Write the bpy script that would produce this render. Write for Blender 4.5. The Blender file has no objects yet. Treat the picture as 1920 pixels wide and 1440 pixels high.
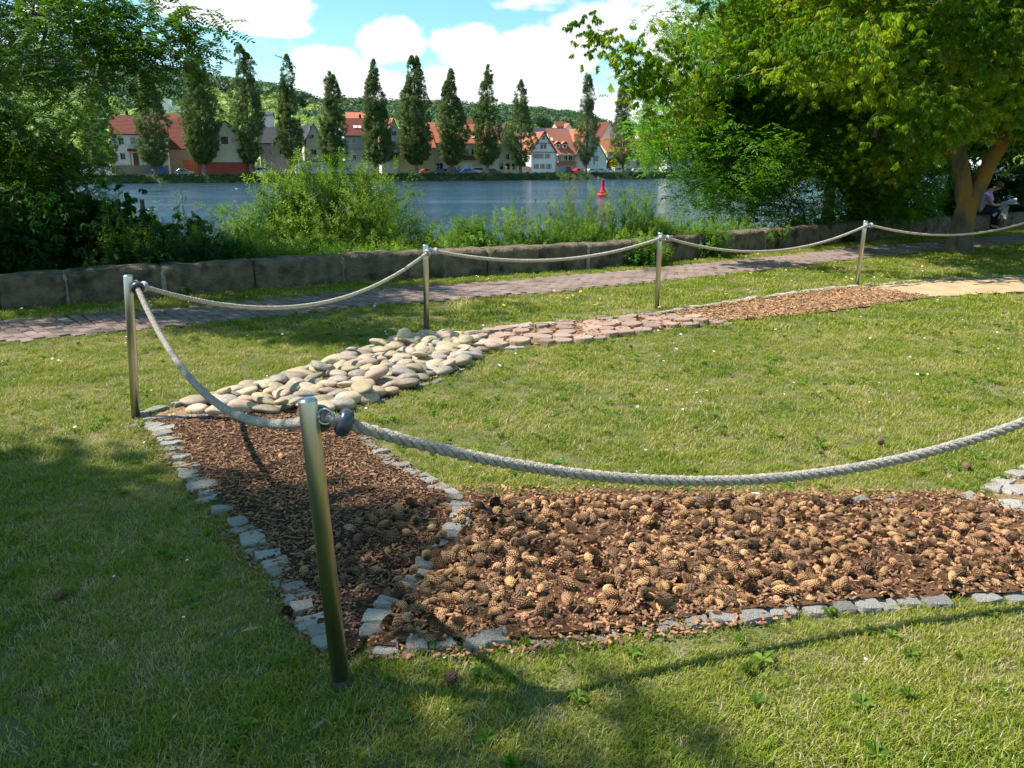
import bpy, bmesh, math, random
import numpy as np
from mathutils import Vector, Matrix, Euler, noise

R = math.radians
SC = bpy.context.scene
COL = SC.collection
rnd = random.Random(7)
rng = np.random.default_rng(7)

# ------------------------------------------------------------------ camera, sky, sun, exposure
EYE, FPX, PITCH = 1.55, 1553.0, R(14.6)
cam_d = bpy.data.cameras.new('camera'); cam = bpy.data.objects.new('camera', cam_d); COL.objects.link(cam)
cam.location = (0, 0, EYE); cam.rotation_euler = (R(90) - PITCH, 0, 0)
cam_d.sensor_width = 36; cam_d.lens = FPX / 1920 * 36; cam_d.clip_end = 6000; cam_d.clip_start = .05
SC.camera = cam
SUN_EL, SUN_DX, SUN_DY = R(54), -0.992, 0.124      # the sun stands to the left, high
world = bpy.data.worlds.new('World'); SC.world = world; world.use_nodes = True
SKY_STRENGTH = .078
sun_d = bpy.data.lights.new('sun', 'SUN'); sun = bpy.data.objects.new('sun', sun_d); COL.objects.link(sun)
sun_d.energy = 5.0; sun_d.angle = R(.53); sun_d.color = (1, .955, .87)
sv = Vector((SUN_DX * math.cos(SUN_EL), SUN_DY * math.cos(SUN_EL), math.sin(SUN_EL)))
sun.rotation_euler = sv.to_track_quat('Z', 'Y').to_euler()
vs = SC.view_settings
vs.view_transform = 'Standard'; vs.look = 'None'; vs.gamma = 1; vs.use_curve_mapping = False; vs.exposure = 0.88
SC.cycles.max_bounces = 8; SC.cycles.transparent_max_bounces = 8
SC.cycles.use_denoising = True


def build_sky():
    nt = world.node_tree; N = nt.nodes; L = nt.links; N.clear()
    out = N.new('ShaderNodeOutputWorld'); bg = N.new('ShaderNodeBackground')
    sky = N.new('ShaderNodeTexSky'); sky.sky_type = 'NISHITA'; sky.sun_disc = False
    sky.sun_elevation = SUN_EL; sky.sun_rotation = math.atan2(SUN_DX, SUN_DY)
    sky.air_density = 1.0; sky.dust_density = .4; sky.ozone_density = 1.6
    tc = N.new('ShaderNodeTexCoord'); sep = N.new('ShaderNodeSeparateXYZ'); L.new(tc.outputs['Generated'], sep.inputs[0])

    def m(op, a, b=None, c=None):
        n = N.new('ShaderNodeMath'); n.operation = op
        for i, v in enumerate((a, b, c)):
            if v is None: continue
            if isinstance(v, (int, float)): n.inputs[i].default_value = v
            else: L.new(v, n.inputs[i])
        return n.outputs[0]
    az = m('ARCTAN2', sep.outputs[0], sep.outputs[1]); el = m('ARCSINE', sep.outputs[2])
    cmb = N.new('ShaderNodeCombineXYZ'); L.new(az, cmb.inputs[0]); L.new(m('MULTIPLY', el, 1.5), cmb.inputs[1])
    n1 = N.new('ShaderNodeTexNoise'); n1.inputs['Scale'].default_value = 9; n1.inputs['Detail'].default_value = 9
    n1.inputs['Roughness'].default_value = .58; L.new(cmb.outputs[0], n1.inputs['Vector'])
    n2 = N.new('ShaderNodeTexNoise'); n2.inputs['Scale'].default_value = 3.2; n2.inputs['Detail'].default_value = 6
    L.new(cmb.outputs[0], n2.inputs['Vector'])
    blobs = [(630, 135, 75, 50, .95), (735, 85, 75, 50, 1), (875, 88, 80, 55, 1), (1030, 110, 120, 75, 1), (850, 165, 340, 52, 1),
             (1110, 60, 110, 60, .9), (440, 8, 190, 42, 1), (520, 45, 90, 22, .7), (430, 175, 130, 26, .7), (80, 60, 130, 60, .6),
             (1300, 130, 220, 130, .9), (1040, 5, 170, 26, .6), (650, 195, 120, 30, .9), (1150, 200, 160, 40, .6)]
    tot = None
    for x, y, rx, ry, s in blobs:
        u = (x - 960) / FPX; v = (y - 720) / FPX
        fw = math.cos(PITCH) - v * math.sin(PITCH); dn = math.sin(PITCH) + v * math.cos(PITCH)
        a0 = math.atan2(u, fw); e0 = math.atan2(-dn, math.hypot(u, fw))
        dx = m('DIVIDE', m('SUBTRACT', az, a0), rx / FPX); dy = m('DIVIDE', m('SUBTRACT', el, e0), ry / FPX)
        d = m('ADD', m('MULTIPLY', dx, dx), m('MULTIPLY', dy, dy))
        b = m('MULTIPLY', m('MAXIMUM', m('SUBTRACT', 1.25, d), 0), s)
        tot = b if tot is None else m('MAXIMUM', tot, b)
    far = m('ADD', m('MULTIPLY', m('SUBTRACT', n2.outputs[0], .5), 1.8), .10)                       # loose cloud everywhere else
    az_out = m('SUBTRACT', m('ABSOLUTE', az), .75)
    far = m('MULTIPLY', far, m('MINIMUM', m('MAXIMUM', m('MULTIPLY', m('MAXIMUM', az_out, m('SUBTRACT', el, .25)), 4), 0), 1))
    dens = m('ADD', m('ADD', m('MULTIPLY', m('MINIMUM', tot, 1.0), .62), far), m('MULTIPLY', m('SUBTRACT', n1.outputs[0], .5), 1.9))
    mp = N.new('ShaderNodeMapRange'); mp.interpolation_type = 'SMOOTHSTEP'
    mp.inputs[1].default_value = .24; mp.inputs[2].default_value = .5; L.new(dens, mp.inputs[0])
    # cloud brightness: slightly greyer where thick
    sh = N.new('ShaderNodeMapRange'); sh.inputs[1].default_value = .5; sh.inputs[2].default_value = 1.15
    sh.inputs[3].default_value = 1.0; sh.inputs[4].default_value = .62; L.new(dens, sh.inputs[0])
    cc = N.new('ShaderNodeVectorMath'); cc.operation = 'SCALE'; cc.inputs[0].default_value = (8.7, 8.75, 8.95)
    L.new(sh.outputs[0], cc.inputs['Scale'])
    hs = N.new('ShaderNodeHueSaturation'); hs.inputs['Hue'].default_value = .470; hs.inputs['Saturation'].default_value = 1.28; hs.inputs['Value'].default_value = 1.35
    L.new(sky.outputs[0], hs.inputs['Color'])
    mix = N.new('ShaderNodeMixRGB'); L.new(mp.outputs[0], mix.inputs[0]); L.new(hs.outputs[0], mix.inputs[1]); L.new(cc.outputs[0], mix.inputs[2])
    # thin veil that whitens the blue a little
    L.new(mix.outputs[0], bg.inputs[0]); bg.inputs[1].default_value = SKY_STRENGTH; L.new(bg.outputs[0], out.inputs[0])


build_sky()

# ------------------------------------------------------------------ pixel -> place helpers (used only to read positions off the photo)
S_, C_ = math.sin(PITCH), math.cos(PITCH)


def gp(px, py, z=0.0):
    u = (px - 960) / FPX; v = (py - 720) / FPX; t = (EYE - z) / (S_ + v * C_)
    return Vector((u * t, (C_ - v * S_) * t, z))


def at(px, py, Y):
    u = (px - 960) / FPX; v = (py - 720) / FPX; t = Y / (C_ - v * S_)
    return Vector((u * t, Y, EYE - (S_ + v * C_) * t))


# ------------------------------------------------------------------ materials
def newmat(name):
    m = bpy.data.materials.new(name); m.use_nodes = True; m.node_tree.nodes.clear(); return m


def mat(name, c1, c2=None, scale=5, rough=.75, bump=0, bscale=None, rv=0, rh=0, metal=0, spec=.4, space='Object', detail=6, c3=None, s3=20, f3=.5,
        trans=0, lo=.35, hi=.65, stretch=None, aniso=0):
    m = newmat(name); nt = m.node_tree; N = nt.nodes; L = nt.links
    out = N.new('ShaderNodeOutputMaterial'); p = N.new('ShaderNodeBsdfPrincipled')
    p.inputs['Roughness'].default_value = rough; p.inputs['Metallic'].default_value = metal; p.inputs['Specular IOR Level'].default_value = spec
    if aniso: p.inputs['Anisotropic'].default_value = aniso
    if space == 'World':
        g = N.new('ShaderNodeNewGeometry'); vec = g.outputs['Position']
    else:
        g = N.new('ShaderNodeTexCoord'); vec = g.outputs['Object']
    if stretch:
        mp = N.new('ShaderNodeMapping'); mp.inputs['Scale'].default_value = stretch; L.new(vec, mp.inputs['Vector']); vec = mp.outputs[0]

    def nz(s, d=detail):
        n = N.new('ShaderNodeTexNoise'); n.inputs['Scale'].default_value = s; n.inputs['Detail'].default_value = d; L.new(vec, n.inputs['Vector']); return n.outputs[0]

    def rng_(o, a, b):
        r = N.new('ShaderNodeMapRange'); r.inputs[1].default_value = a; r.inputs[2].default_value = b; L.new(o, r.inputs[0]); return r.outputs[0]
    col = None
    if c2 is not None:
        mx = N.new('ShaderNodeMixRGB'); mx.inputs[1].default_value = (*c1, 1); mx.inputs[2].default_value = (*c2, 1)
        L.new(rng_(nz(scale), lo, hi), mx.inputs[0]); col = mx.outputs[0]
        if c3 is not None:
            m3 = N.new('ShaderNodeMixRGB'); L.new(col, m3.inputs[1]); m3.inputs[2].default_value = (*c3, 1)
            L.new(rng_(nz(s3), f3, f3 + .12), m3.inputs[0]); col = m3.outputs[0]
    if rv or rh:
        oi = N.new('ShaderNodeObjectInfo'); hs = N.new('ShaderNodeHueSaturation')
        if col is None: hs.inputs['Color'].default_value = (*c1, 1)
        else: L.new(col, hs.inputs['Color'])
        r1 = N.new('ShaderNodeMapRange'); r1.inputs[3].default_value = 1 - rv; r1.inputs[4].default_value = 1 + rv; L.new(oi.outputs['Random'], r1.inputs[0]); L.new(r1.outputs[0], hs.inputs['Value'])
        if rh:
            w = N.new('ShaderNodeMath'); w.operation = 'MULTIPLY'; w.inputs[1].default_value = 7.31; L.new(oi.outputs['Random'], w.inputs[0])
            f = N.new('ShaderNodeMath'); f.operation = 'FRACT'; L.new(w.outputs[0], f.inputs[0])
            r2 = N.new('ShaderNodeMapRange'); r2.inputs[3].default_value = .5 - rh; r2.inputs[4].default_value = .5 + rh; L.new(f.outputs[0], r2.inputs[0]); L.new(r2.outputs[0], hs.inputs['Hue'])
            w2 = N.new('ShaderNodeMath'); w2.operation = 'MULTIPLY'; w2.inputs[1].default_value = 3.77; L.new(oi.outputs['Random'], w2.inputs[0])
            f2 = N.new('ShaderNodeMath'); f2.operation = 'FRACT'; L.new(w2.outputs[0], f2.inputs[0])
            r4 = N.new('ShaderNodeMapRange'); r4.inputs[3].default_value = 1 - rh * 6; r4.inputs[4].default_value = 1 + rh * 3; L.new(f2.outputs[0], r4.inputs[0]); L.new(r4.outputs[0], hs.inputs['Saturation'])
        col = hs.outputs[0]
    if col is None: p.inputs['Base Color'].default_value = (*c1, 1)
    else: L.new(col, p.inputs['Base Color'])
    if bump:
        b = N.new('ShaderNodeBump'); b.inputs['Strength'].default_value = bump; b.inputs['Distance'].default_value = .02
        L.new(nz(bscale or scale * 3, 8), b.inputs['Height']); L.new(b.outputs[0], p.inputs['Normal'])
    sh = p.outputs[0]
    if trans:
        t = N.new('ShaderNodeBsdfTranslucent')
        hs2 = N.new('ShaderNodeHueSaturation'); hs2.inputs['Hue'].default_value = .496; hs2.inputs['Saturation'].default_value = 1.1; hs2.inputs['Value'].default_value = 1.35
        if col is None: hs2.inputs['Color'].default_value = (*c1, 1)
        else: L.new(col, hs2.inputs['Color'])
        L.new(hs2.outputs[0], t.inputs['Color'])
        ms = N.new('ShaderNodeMixShader'); ms.inputs[0].default_value = trans; L.new(sh, ms.inputs[1]); L.new(t.outputs[0], ms.inputs[2]); sh = ms.outputs[0]
    L.new(sh, out.inputs[0])
    return m


def leafmat(name, c1, c2, scale=.6, rv=.25, rh=.012, trans=.42, rough=.5):
    return mat(name, c1, c2, scale=scale, rough=rough, rv=rv, rh=rh, trans=trans, space='World', detail=3, spec=.12)


M = {}
M['lawn_soil'] = mat('lawn soil', (.085, .10, .03), (.17, .15, .07), scale=2.2, space='World', bump=.6, bscale=60, c3=(.12, .085, .045), s3=9, f3=.58, rough=.95, spec=.1)
M['soil'] = mat('dark soil', (.03, .015, .009), (.065, .032, .017), scale=14, space='World', bump=.9, bscale=70, rough=.95, spec=.15)
M['cone_soil'] = mat('cone litter soil', (.07, .032, .015), (.15, .078, .038), scale=35, space='World', bump=1, bscale=90, rough=.95, spec=.15)
M['sand'] = mat('sand', (.48, .34, .20), (.38, .26, .15), scale=3, space='World', bump=.5, bscale=90, rough=.95, spec=.1, c3=(.36, .25, .15), s3=7, f3=.6)
M['chip_soil'] = mat('chip soil', (.20, .12, .06), (.33, .21, .11), scale=30, space='World', bump=1, bscale=80, rough=.95)
M['granite'] = mat('granite', (.40, .365, .32), (.60, .56, .49), scale=16, bump=1.2, bscale=26, rv=.25, rh=.01, c3=(.17, .17, .17), s3=90, f3=.58, rough=.8)
M['granite_warm'] = mat('warm granite', (.33, .28, .25), (.46, .40, .35), scale=18, bump=.7, bscale=20, rv=.2, rh=.015, c3=(.24, .21, .19), s3=100, f3=.58, rough=.8)
M['pebble'] = mat('river stone', (.33, .24, .14), (.43, .335, .215), scale=6, bump=.35, bscale=24, rv=.38, rh=.02, rough=.6, c3=(.30, .24, .17), s3=9, f3=.6)
M['pebble_grey'] = mat('grey river stone', (.23, .195, .155), (.34, .29, .235), scale=6, bump=.25, bscale=30, rv=.22, rh=.02, rough=.6, c3=(.40, .32, .22), s3=7, f3=.56)
M['pebble_pink'] = mat('pinkish river stone', (.36, .25, .17), (.45, .33, .24), scale=5, bump=.25, bscale=30, rv=.2, rh=.012, rough=.6)
M['disc'] = mat('reddish paving slice', (.30, .195, .145), (.42, .29, .215), scale=14, bump=.7, bscale=30, rv=.22, rh=.012, rough=.85)
M['brick'] = mat('paving brick', (.17, .12, .10), (.24, .175, .15), scale=3, space='World', bump=.4, bscale=80, rv=.14, c3=(.10, .08, .06), s3=1.1, f3=.54, rough=.9, spec=.2)
M['path_bed'] = mat('path joint dirt', (.075, .06, .045), (.13, .10, .075), scale=6, space='World', bump=.5, bscale=80, rough=.95)
M['wall'] = mat('old wall stone', (.085, .068, .044), (.22, .175, .12), scale=7, space='World', bump=1.6, bscale=24, c3=(.04, .036, .028), s3=2.6, f3=.53, lo=.3, hi=.75, rough=.95, spec=.15)
M['mortar'] = mat('pale mortar', (.36, .32, .25), (.22, .19, .15), scale=20, space='World', bump=1, bscale=60, rough=.95)
M['lichen'] = mat('ochre lichened mortar', (.33, .24, .09), (.16, .13, .08), scale=24, space='World', bump=1, bscale=60, rough=.95)
M['steel'] = mat('brushed steel', (.50, .49, .46), (.60, .59, .56), scale=40, rough=.36, metal=1, stretch=(1, 1, .01), bump=.05, bscale=90, aniso=.5)
M['steel_top'] = mat('steel cap', (.55, .57, .6), rough=.25, metal=1, spec=.6)
M['steel_dirt'] = mat('soiled steel', (.05, .045, .03), (.11, .10, .08), scale=9, rough=1, spec=.05)
M['rope'] = mat('grey rope', (.30, .265, .225), (.44, .39, .33), scale=60, bump=.6, bscale=160, rough=.95, spec=.1, space='World')
M['rope_pale'] = mat('pale rope', (.45, .39, .31), (.62, .55, .45), scale=50, bump=.6, bscale=120, rough=.95, spec=.1, space='World')
M['plastic'] = mat('dark plastic collar', (.035, .045, .065), rough=.33, spec=.6)
M['plastic_grey'] = mat('grey plastic collar', (.33, .34, .36), rough=.35, spec=.6)
M['bark_y'] = mat('lichened bark', (.06, .05, .036), (.15, .12, .08), scale=5, space='World', bump=1.8, bscale=16, c3=(.26, .14, .025), s3=2.2, f3=.47, rough=.95, stretch=(1, 1, .35))
M['bark'] = mat('dark bark', (.035, .028, .02), (.085, .068, .05), scale=8, space='World', bump=1, bscale=26, rough=.95, stretch=(1, 1, .3))
M['bark_grey'] = mat('grey bark', (.10, .095, .085), (.22, .21, .19), scale=1.2, space='World', bump=.6, bscale=8, rough=.95)
M['stem'] = mat('green stem', (.10, .14, .03), (.16, .15, .06), scale=5, space='World', rough=.8)

# grass: colour follows dry and lush patches of the lawn
gm = newmat('grass blades'); nt = gm.node_tree; N = nt.nodes; L = nt.links
o_ = N.new('ShaderNodeOutputMaterial'); p_ = N.new('ShaderNodeBsdfPrincipled'); p_.inputs['Roughness'].default_value = .55; p_.inputs['Specular IOR Level'].default_value = .3
g_ = N.new('ShaderNodeNewGeometry'); nA = N.new('ShaderNodeTexNoise'); nA.inputs['Scale'].default_value = .95; nA.inputs['Detail'].default_value = 5; nA.inputs['Roughness'].default_value = .62; L.new(g_.outputs['Position'], nA.inputs['Vector'])
oi_ = N.new('ShaderNodeObjectInfo')
ad = N.new('ShaderNodeMath'); ad.operation = 'MULTIPLY_ADD'; ad.inputs[1].default_value = .40; L.new(oi_.outputs['Random'], ad.inputs[0]); L.new(nA.outputs[0], ad.inputs[2])
cr = N.new('ShaderNodeValToRGB'); e = cr.color_ramp.elements
e[0].position = .38; e[0].color = (.072, .135, .006, 1); e[1].position = .9; e[1].color = (.52, .44, .16, 1)
for q, c in ((.54, (.165, .25, .008)), (.74, (.27, .305, .02)), (.87, (.38, .35, .07))):
    k = e.new(q); k.color = (*c, 1)
L.new(ad.outputs[0], cr.inputs[0]); L.new(cr.outputs[0], p_.inputs['Base Color'])
t_ = N.new('ShaderNodeBsdfTranslucent'); L.new(cr.outputs[0], t_.inputs['Color']); x_ = N.new('ShaderNodeMixShader'); x_.inputs[0].default_value = .35
L.new(p_.outputs[0], x_.inputs[1]); L.new(t_.outputs[0], x_.inputs[2]); L.new(x_.outputs[0], o_.inputs[0]); M['grass'] = gm

M['robinia'] = leafmat('robinia leaf', (.024, .078, .008), (.085, .175, .018), scale=1.1, trans=.38)
M['maple'] = mat('maple leaf', (.085, .20, .012), (.33, .42, .035), scale=.9, lo=.42, hi=.62, rough=.5, rv=.25, rh=.010, trans=.52, space='World', detail=3, spec=.12)
M['ash'] = leafmat('ash leaf', (.075, .19, .018), (.17, .33, .03), trans=.52, scale=.6)
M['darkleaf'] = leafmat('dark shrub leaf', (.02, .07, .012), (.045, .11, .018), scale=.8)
M['willow'] = leafmat('willow leaf', (.10, .20, .022), (.24, .34, .045), scale=1.6)
M['weed'] = leafmat('weed leaf', (.06, .16, .02), (.20, .32, .04), scale=.8)
M['herb'] = leafmat('lawn weed leaf', (.08, .17, .015), (.15, .25, .03), scale=3)
M['poplar'] = leafmat('poplar leaf', (.10, .155, .045), (.155, .21, .065), scale=.15, trans=.35)
M['poplar_pale'] = leafmat('pale poplar leaf', (.10, .15, .05), (.16, .21, .08), scale=.15, trans=.3)
M['hill_dark'] = leafmat('hill wood leaf', (.05, .10, .04), (.08, .14, .05), scale=.02, rv=.3, trans=.15)
M['hill_light'] = leafmat('hill grove leaf', (.17, .26, .05), (.28, .36, .085), scale=.012, rv=.3, trans=.15)
M['hill_ground'] = mat('hill meadow', (.09, .15, .04), (.17, .22, .06), scale=.02, space='World', rough=1)
M['bank'] = mat('bank soil', (.05, .06, .025), (.09, .10, .035), scale=.6, space='World', rough=1)
M['street'] = mat('far street', (.20, .19, .17), (.25, .24, .22), scale=.3, space='World', rough=.95)
M['white'] = mat('white petals', (.8, .8, .77), rough=.7)
M['white_umbel'] = mat('cream umbel', (.55, .60, .42), rough=.8)
M['yellow'] = mat('yellow leaf', (.50, .38, .05), (.62, .5, .1), scale=5, rough=.8, rv=.2)
M['brown_leaf'] = mat('brown dry leaf', (.22, .13, .07), (.36, .25, .15), scale=14, rough=.85, rv=.25)
M['chip'] = mat('bark mulch chip', (.13, .06, .028), (.30, .155, .075), scale=9, rough=.9, rv=.75, rh=.012, bump=.3, bscale=60)
M['chip_light'] = mat('pale wood chip', (.30, .155, .07), (.46, .27, .13), scale=9, rough=.9, rv=.5, rh=.012)
M['litter'] = mat('cone scale litter', (.23, .105, .05), (.37, .20, .105), scale=30, rough=.9, rv=.6, rh=.012)
M['cone'] = mat('tan pine cone', (.35, .175, .075), (.52, .30, .14), scale=40, rough=.8, rv=.45, rh=.007, c3=(.17, .08, .035), s3=25, f3=.58)
M['cone_heart'] = mat('cone inside', (.085, .04, .02), rough=.9)
M['cone_dark'] = mat('dark pine cone', (.12, .065, .035), (.20, .11, .06), scale=40, rough=.85, rv=.3)

wm = newmat('river water'); nt = wm.node_tree; N = nt.nodes; L = nt.links
o_ = N.new('ShaderNodeOutputMaterial'); p_ = N.new('ShaderNodeBsdfPrincipled'); p_.inputs['Base Color'].default_value = (.02, .045, .07, 1)
p_.inputs['Roughness'].default_value = .12; p_.inputs['IOR'].default_value = 1.36; p_.inputs['Specular IOR Level'].default_value = .75
g_ = N.new('ShaderNodeNewGeometry'); mp_ = N.new('ShaderNodeMapping'); mp_.inputs['Rotation'].default_value = (0, 0, R(-20)); mp_.inputs['Scale'].default_value = (.4, 1.25, 1)
L.new(g_.outputs['Position'], mp_.inputs[0]); n1 = N.new('ShaderNodeTexNoise'); n1.inputs['Scale'].default_value = 1.0; n1.inputs['Detail'].default_value = 6; n1.inputs['Roughness'].default_value = .7
L.new(mp_.outputs[0], n1.inputs['Vector']); n2 = N.new('ShaderNodeTexNoise'); n2.inputs['Scale'].default_value = .05; n2.inputs['Detail'].default_value = 7; n2.inputs['Roughness'].default_value = .62; L.new(mp_.outputs[0], n2.inputs['Vector'])
mr = N.new('ShaderNodeMapRange'); mr.inputs[1].default_value = .36; mr.inputs[2].default_value = .64; mr.inputs[3].default_value = .12; mr.inputs[4].default_value = 1.0; L.new(n2.outputs[0], mr.inputs[0])
b_ = N.new('ShaderNodeBump'); b_.inputs['Distance'].default_value = .8; L.new(n1.outputs[0], b_.inputs['Height']); L.new(mr.outputs[0], b_.inputs['Strength']); L.new(b_.outputs[0], p_.inputs['Normal'])
L.new(p_.outputs[0], o_.inputs[0]); M['water'] = wm


# ------------------------------------------------------------------ object helpers
def tag(o, label=None, cat=None, group=None, kind=None):
    if label: o['label'] = label
    if cat: o['category'] = cat
    if group: o['group'] = group
    if kind: o['kind'] = kind
    return o


def thing(name, label, cat, loc=(0, 0, 0), rz=0, group=None):
    o = bpy.data.objects.new(name, None); COL.objects.link(o); o.location = loc; o.rotation_euler = (0, 0, rz); o.empty_display_size = .2
    return tag(o, label, cat, group)


def link(name, me, parent=None, m=None, smooth=False):
    if m is not None and len(me.materials) == 0: me.materials.append(m)
    o = bpy.data.objects.new(name, me); COL.objects.link(o); o.parent = parent
    if smooth: me.polygons.foreach_set('use_smooth', [True] * len(me.polygons))
    return o


class MB:
    """collects simple solids into one mesh"""
    def __init__(s): s.v = []; s.f = []

    def add(s, vs, fs, T=None):
        n = len(s.v)
        s.v += [tuple(T @ Vector(p)) for p in vs] if T else [tuple(p) for p in vs]
        s.f += [tuple(i + n for i in f) for f in fs]; return s

    def box(s, c, d, T=None, rz=0):
        x, y, z = (q / 2 for q in d); cr_, sr = math.cos(rz), math.sin(rz)
        vs = []
        for dz in (-z, z):
            for dx, dy in ((-x, -y), (x, -y), (x, y), (-x, y)):
                vs.append((c[0] + dx * cr_ - dy * sr, c[1] + dx * sr + dy * cr_, c[2] + dz))
        return s.add(vs, [(0, 3, 2, 1), (4, 5, 6, 7), (0, 1, 5, 4), (1, 2, 6, 5), (2, 3, 7, 6), (3, 0, 4, 7)], T)

    def prism(s, poly, y0, y1, T=None):
        """poly in (x,z), extruded along y"""
        n = len(poly); vs = [(x, y0, z) for x, z in poly] + [(x, y1, z) for x, z in poly]
        fs = [tuple(range(n)), tuple(range(2 * n - 1, n - 1, -1))] + [(i, i + n, (i + 1) % n + n, (i + 1) % n) for i in range(n)]
        return s.add(vs, fs, T)

    def tube(s, pts, rs, n=8, cap=True):
        pts = [Vector(p) for p in pts]; k = len(pts); base = len(s.v)
        if isinstance(rs, (int, float)): rs = [rs] * k
        d0 = (pts[1] - pts[0]).normalized(); ref = Vector((0, 0, 1)) if abs(d0.z) < .9 else Vector((1, 0, 0)); a = d0.cross(ref).normalized()
        for i, p in enumerate(pts):
            d = (pts[min(i + 1, k - 1)] - pts[max(i - 1, 0)]).normalized()
            a = (a - d * a.dot(d)).normalized(); b = a.cross(d).normalized()
            for j in range(n):
                t = 2 * math.pi * j / n; s.v.append(tuple(p + (a * math.cos(t) + b * math.sin(t)) * rs[i]))
        for i in range(k - 1):
            for j in range(n):
                s.f.append((base + i * n + j, base + i * n + (j + 1) % n, base + (i + 1) * n + (j + 1) % n, base + (i + 1) * n + j))
        if cap:
            s.f.append(tuple(base + j for j in range(n - 1, -1, -1))); s.f.append(tuple(base + (k - 1) * n + j for j in range(n)))
        return s

    def lathe(s, prof, n=24, T=None):
        vs = []; fs = []
        for r, z in prof:
            for j in range(n):
                t = 2 * math.pi * j / n; vs.append((r * math.cos(t), r * math.sin(t), z))
        for i in range(len(prof) - 1):
            for j in range(n): fs.append((i * n + j, i * n + (j + 1) % n, (i + 1) * n + (j + 1) % n, (i + 1) * n + j))
        fs.append(tuple(range(n - 1, -1, -1))); fs.append(tuple((len(prof) - 1) * n + j for j in range(n)))
        return s.add(vs, fs, T)

    def mesh(s, name):
        me = bpy.data.meshes.new(name); me.from_pydata(s.v, [], s.f); me.update(); return me

    def build(s, name, m, parent=None, smooth=False):
        o = link(name, s.mesh(name), parent, m, smooth); return o


def torus(R_, r, T, n=24, k=12, flat=1.0):
    vs = []; fs = []
    for i in range(n):
        a = 2 * math.pi * i / n
        for j in range(k):
            b = 2 * math.pi * j / k; q = R_ + r * math.cos(b)
            vs.append(T @ Vector((q * math.cos(a), q * math.sin(a), r * flat * math.sin(b))))
    for i in range(n):
        for j in range(k): fs.append((i * k + j, ((i + 1) % n) * k + j, ((i + 1) % n) * k + (j + 1) % k, i * k + (j + 1) % k))
    return [tuple(v) for v in vs], fs


def inside(poly, x, y):
    x = np.asarray(x); y = np.asarray(y); c = np.zeros(x.shape, bool); n = len(poly)
    for i in range(n):
        x1, y1 = poly[i][0], poly[i][1]; x2, y2 = poly[(i + 1) % n][0], poly[(i + 1) % n][1]
        if y1 == y2: continue
        k = ((y1 > y) != (y2 > y)) & (x < (x2 - x1) * (y - y1) / (y2 - y1) + x1); c ^= k
    return c


_gn = {}


def scatter(name, pos, rot, scl, protos, parent=None, idx=None):
    """one object: the prototype shapes standing on the given points (uncountable stuff only)"""
    pos = np.asarray(pos, dtype=np.float32); n = len(pos)
    me = bpy.data.meshes.new(name); me.vertices.add(n); me.vertices.foreach_set('co', pos.ravel())
    a = me.attributes.new('rot', 'FLOAT_VECTOR', 'POINT'); a.data.foreach_set('vector', np.asarray(rot, dtype=np.float32).ravel())
    a = me.attributes.new('scl', 'FLOAT', 'POINT'); a.data.foreach_set('value', np.asarray(scl, dtype=np.float32))
    a = me.attributes.new('idx', 'INT', 'POINT'); a.data.foreach_set('value', np.asarray(rng.integers(0, len(protos), n) if idx is None else idx, dtype=np.int32))
    key = tuple(p.name for p in protos)
    if key not in _gn:
        c = bpy.data.collections.new('shapes_' + protos[0].name)
        for p in protos: c.objects.link(p)
        ng = bpy.data.node_groups.new('scatter', 'GeometryNodeTree')
        ng.interface.new_socket('Geometry', in_out='INPUT', socket_type='NodeSocketGeometry'); ng.interface.new_socket('Geometry', in_out='OUTPUT', socket_type='NodeSocketGeometry')
        gi = ng.nodes.new('NodeGroupInput'); go = ng.nodes.new('NodeGroupOutput'); ci = ng.nodes.new('GeometryNodeCollectionInfo')
        ci.inputs['Collection'].default_value = c; ci.inputs['Separate Children'].default_value = True; ci.inputs['Reset Children'].default_value = True
        ip = ng.nodes.new('GeometryNodeInstanceOnPoints'); ip.inputs['Pick Instance'].default_value = True

        def na(nm, ty):
            q = ng.nodes.new('GeometryNodeInputNamedAttribute'); q.data_type = ty; q.inputs['Name'].default_value = nm; return q.outputs['Attribute']
        ng.links.new(gi.outputs[0], ip.inputs['Points']); ng.links.new(ci.outputs[0], ip.inputs['Instance'])
        er = ng.nodes.new('FunctionNodeEulerToRotation'); ng.links.new(na('rot', 'FLOAT_VECTOR'), er.inputs[0])
        ng.links.new(er.outputs[0], ip.inputs['Rotation']); ng.links.new(na('scl', 'FLOAT'), ip.inputs['Scale']); ng.links.new(na('idx', 'INT'), ip.inputs['Instance Index'])
        ng.links.new(ip.outputs[0], go.inputs[0]); _gn[key] = ng
    o = link(name, me, parent); md = o.modifiers.new('scatter', 'NODES'); md.node_group = _gn[key]
    o['kind'] = 'stuff'
    return o


def proto(name, mb, m, smooth=False):
    me = mb.mesh(name); me.materials.append(m)
    if smooth: me.polygons.foreach_set('use_smooth', [True] * len(me.polygons))
    return bpy.data.objects.new(name, me)


def eul(n, tilt=math.pi, z=True):
    return np.stack([rng.uniform(-tilt, tilt, n), rng.uniform(-tilt, tilt, n), rng.uniform(-math.pi, math.pi, n) if z else np.zeros(n)], 1)


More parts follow.
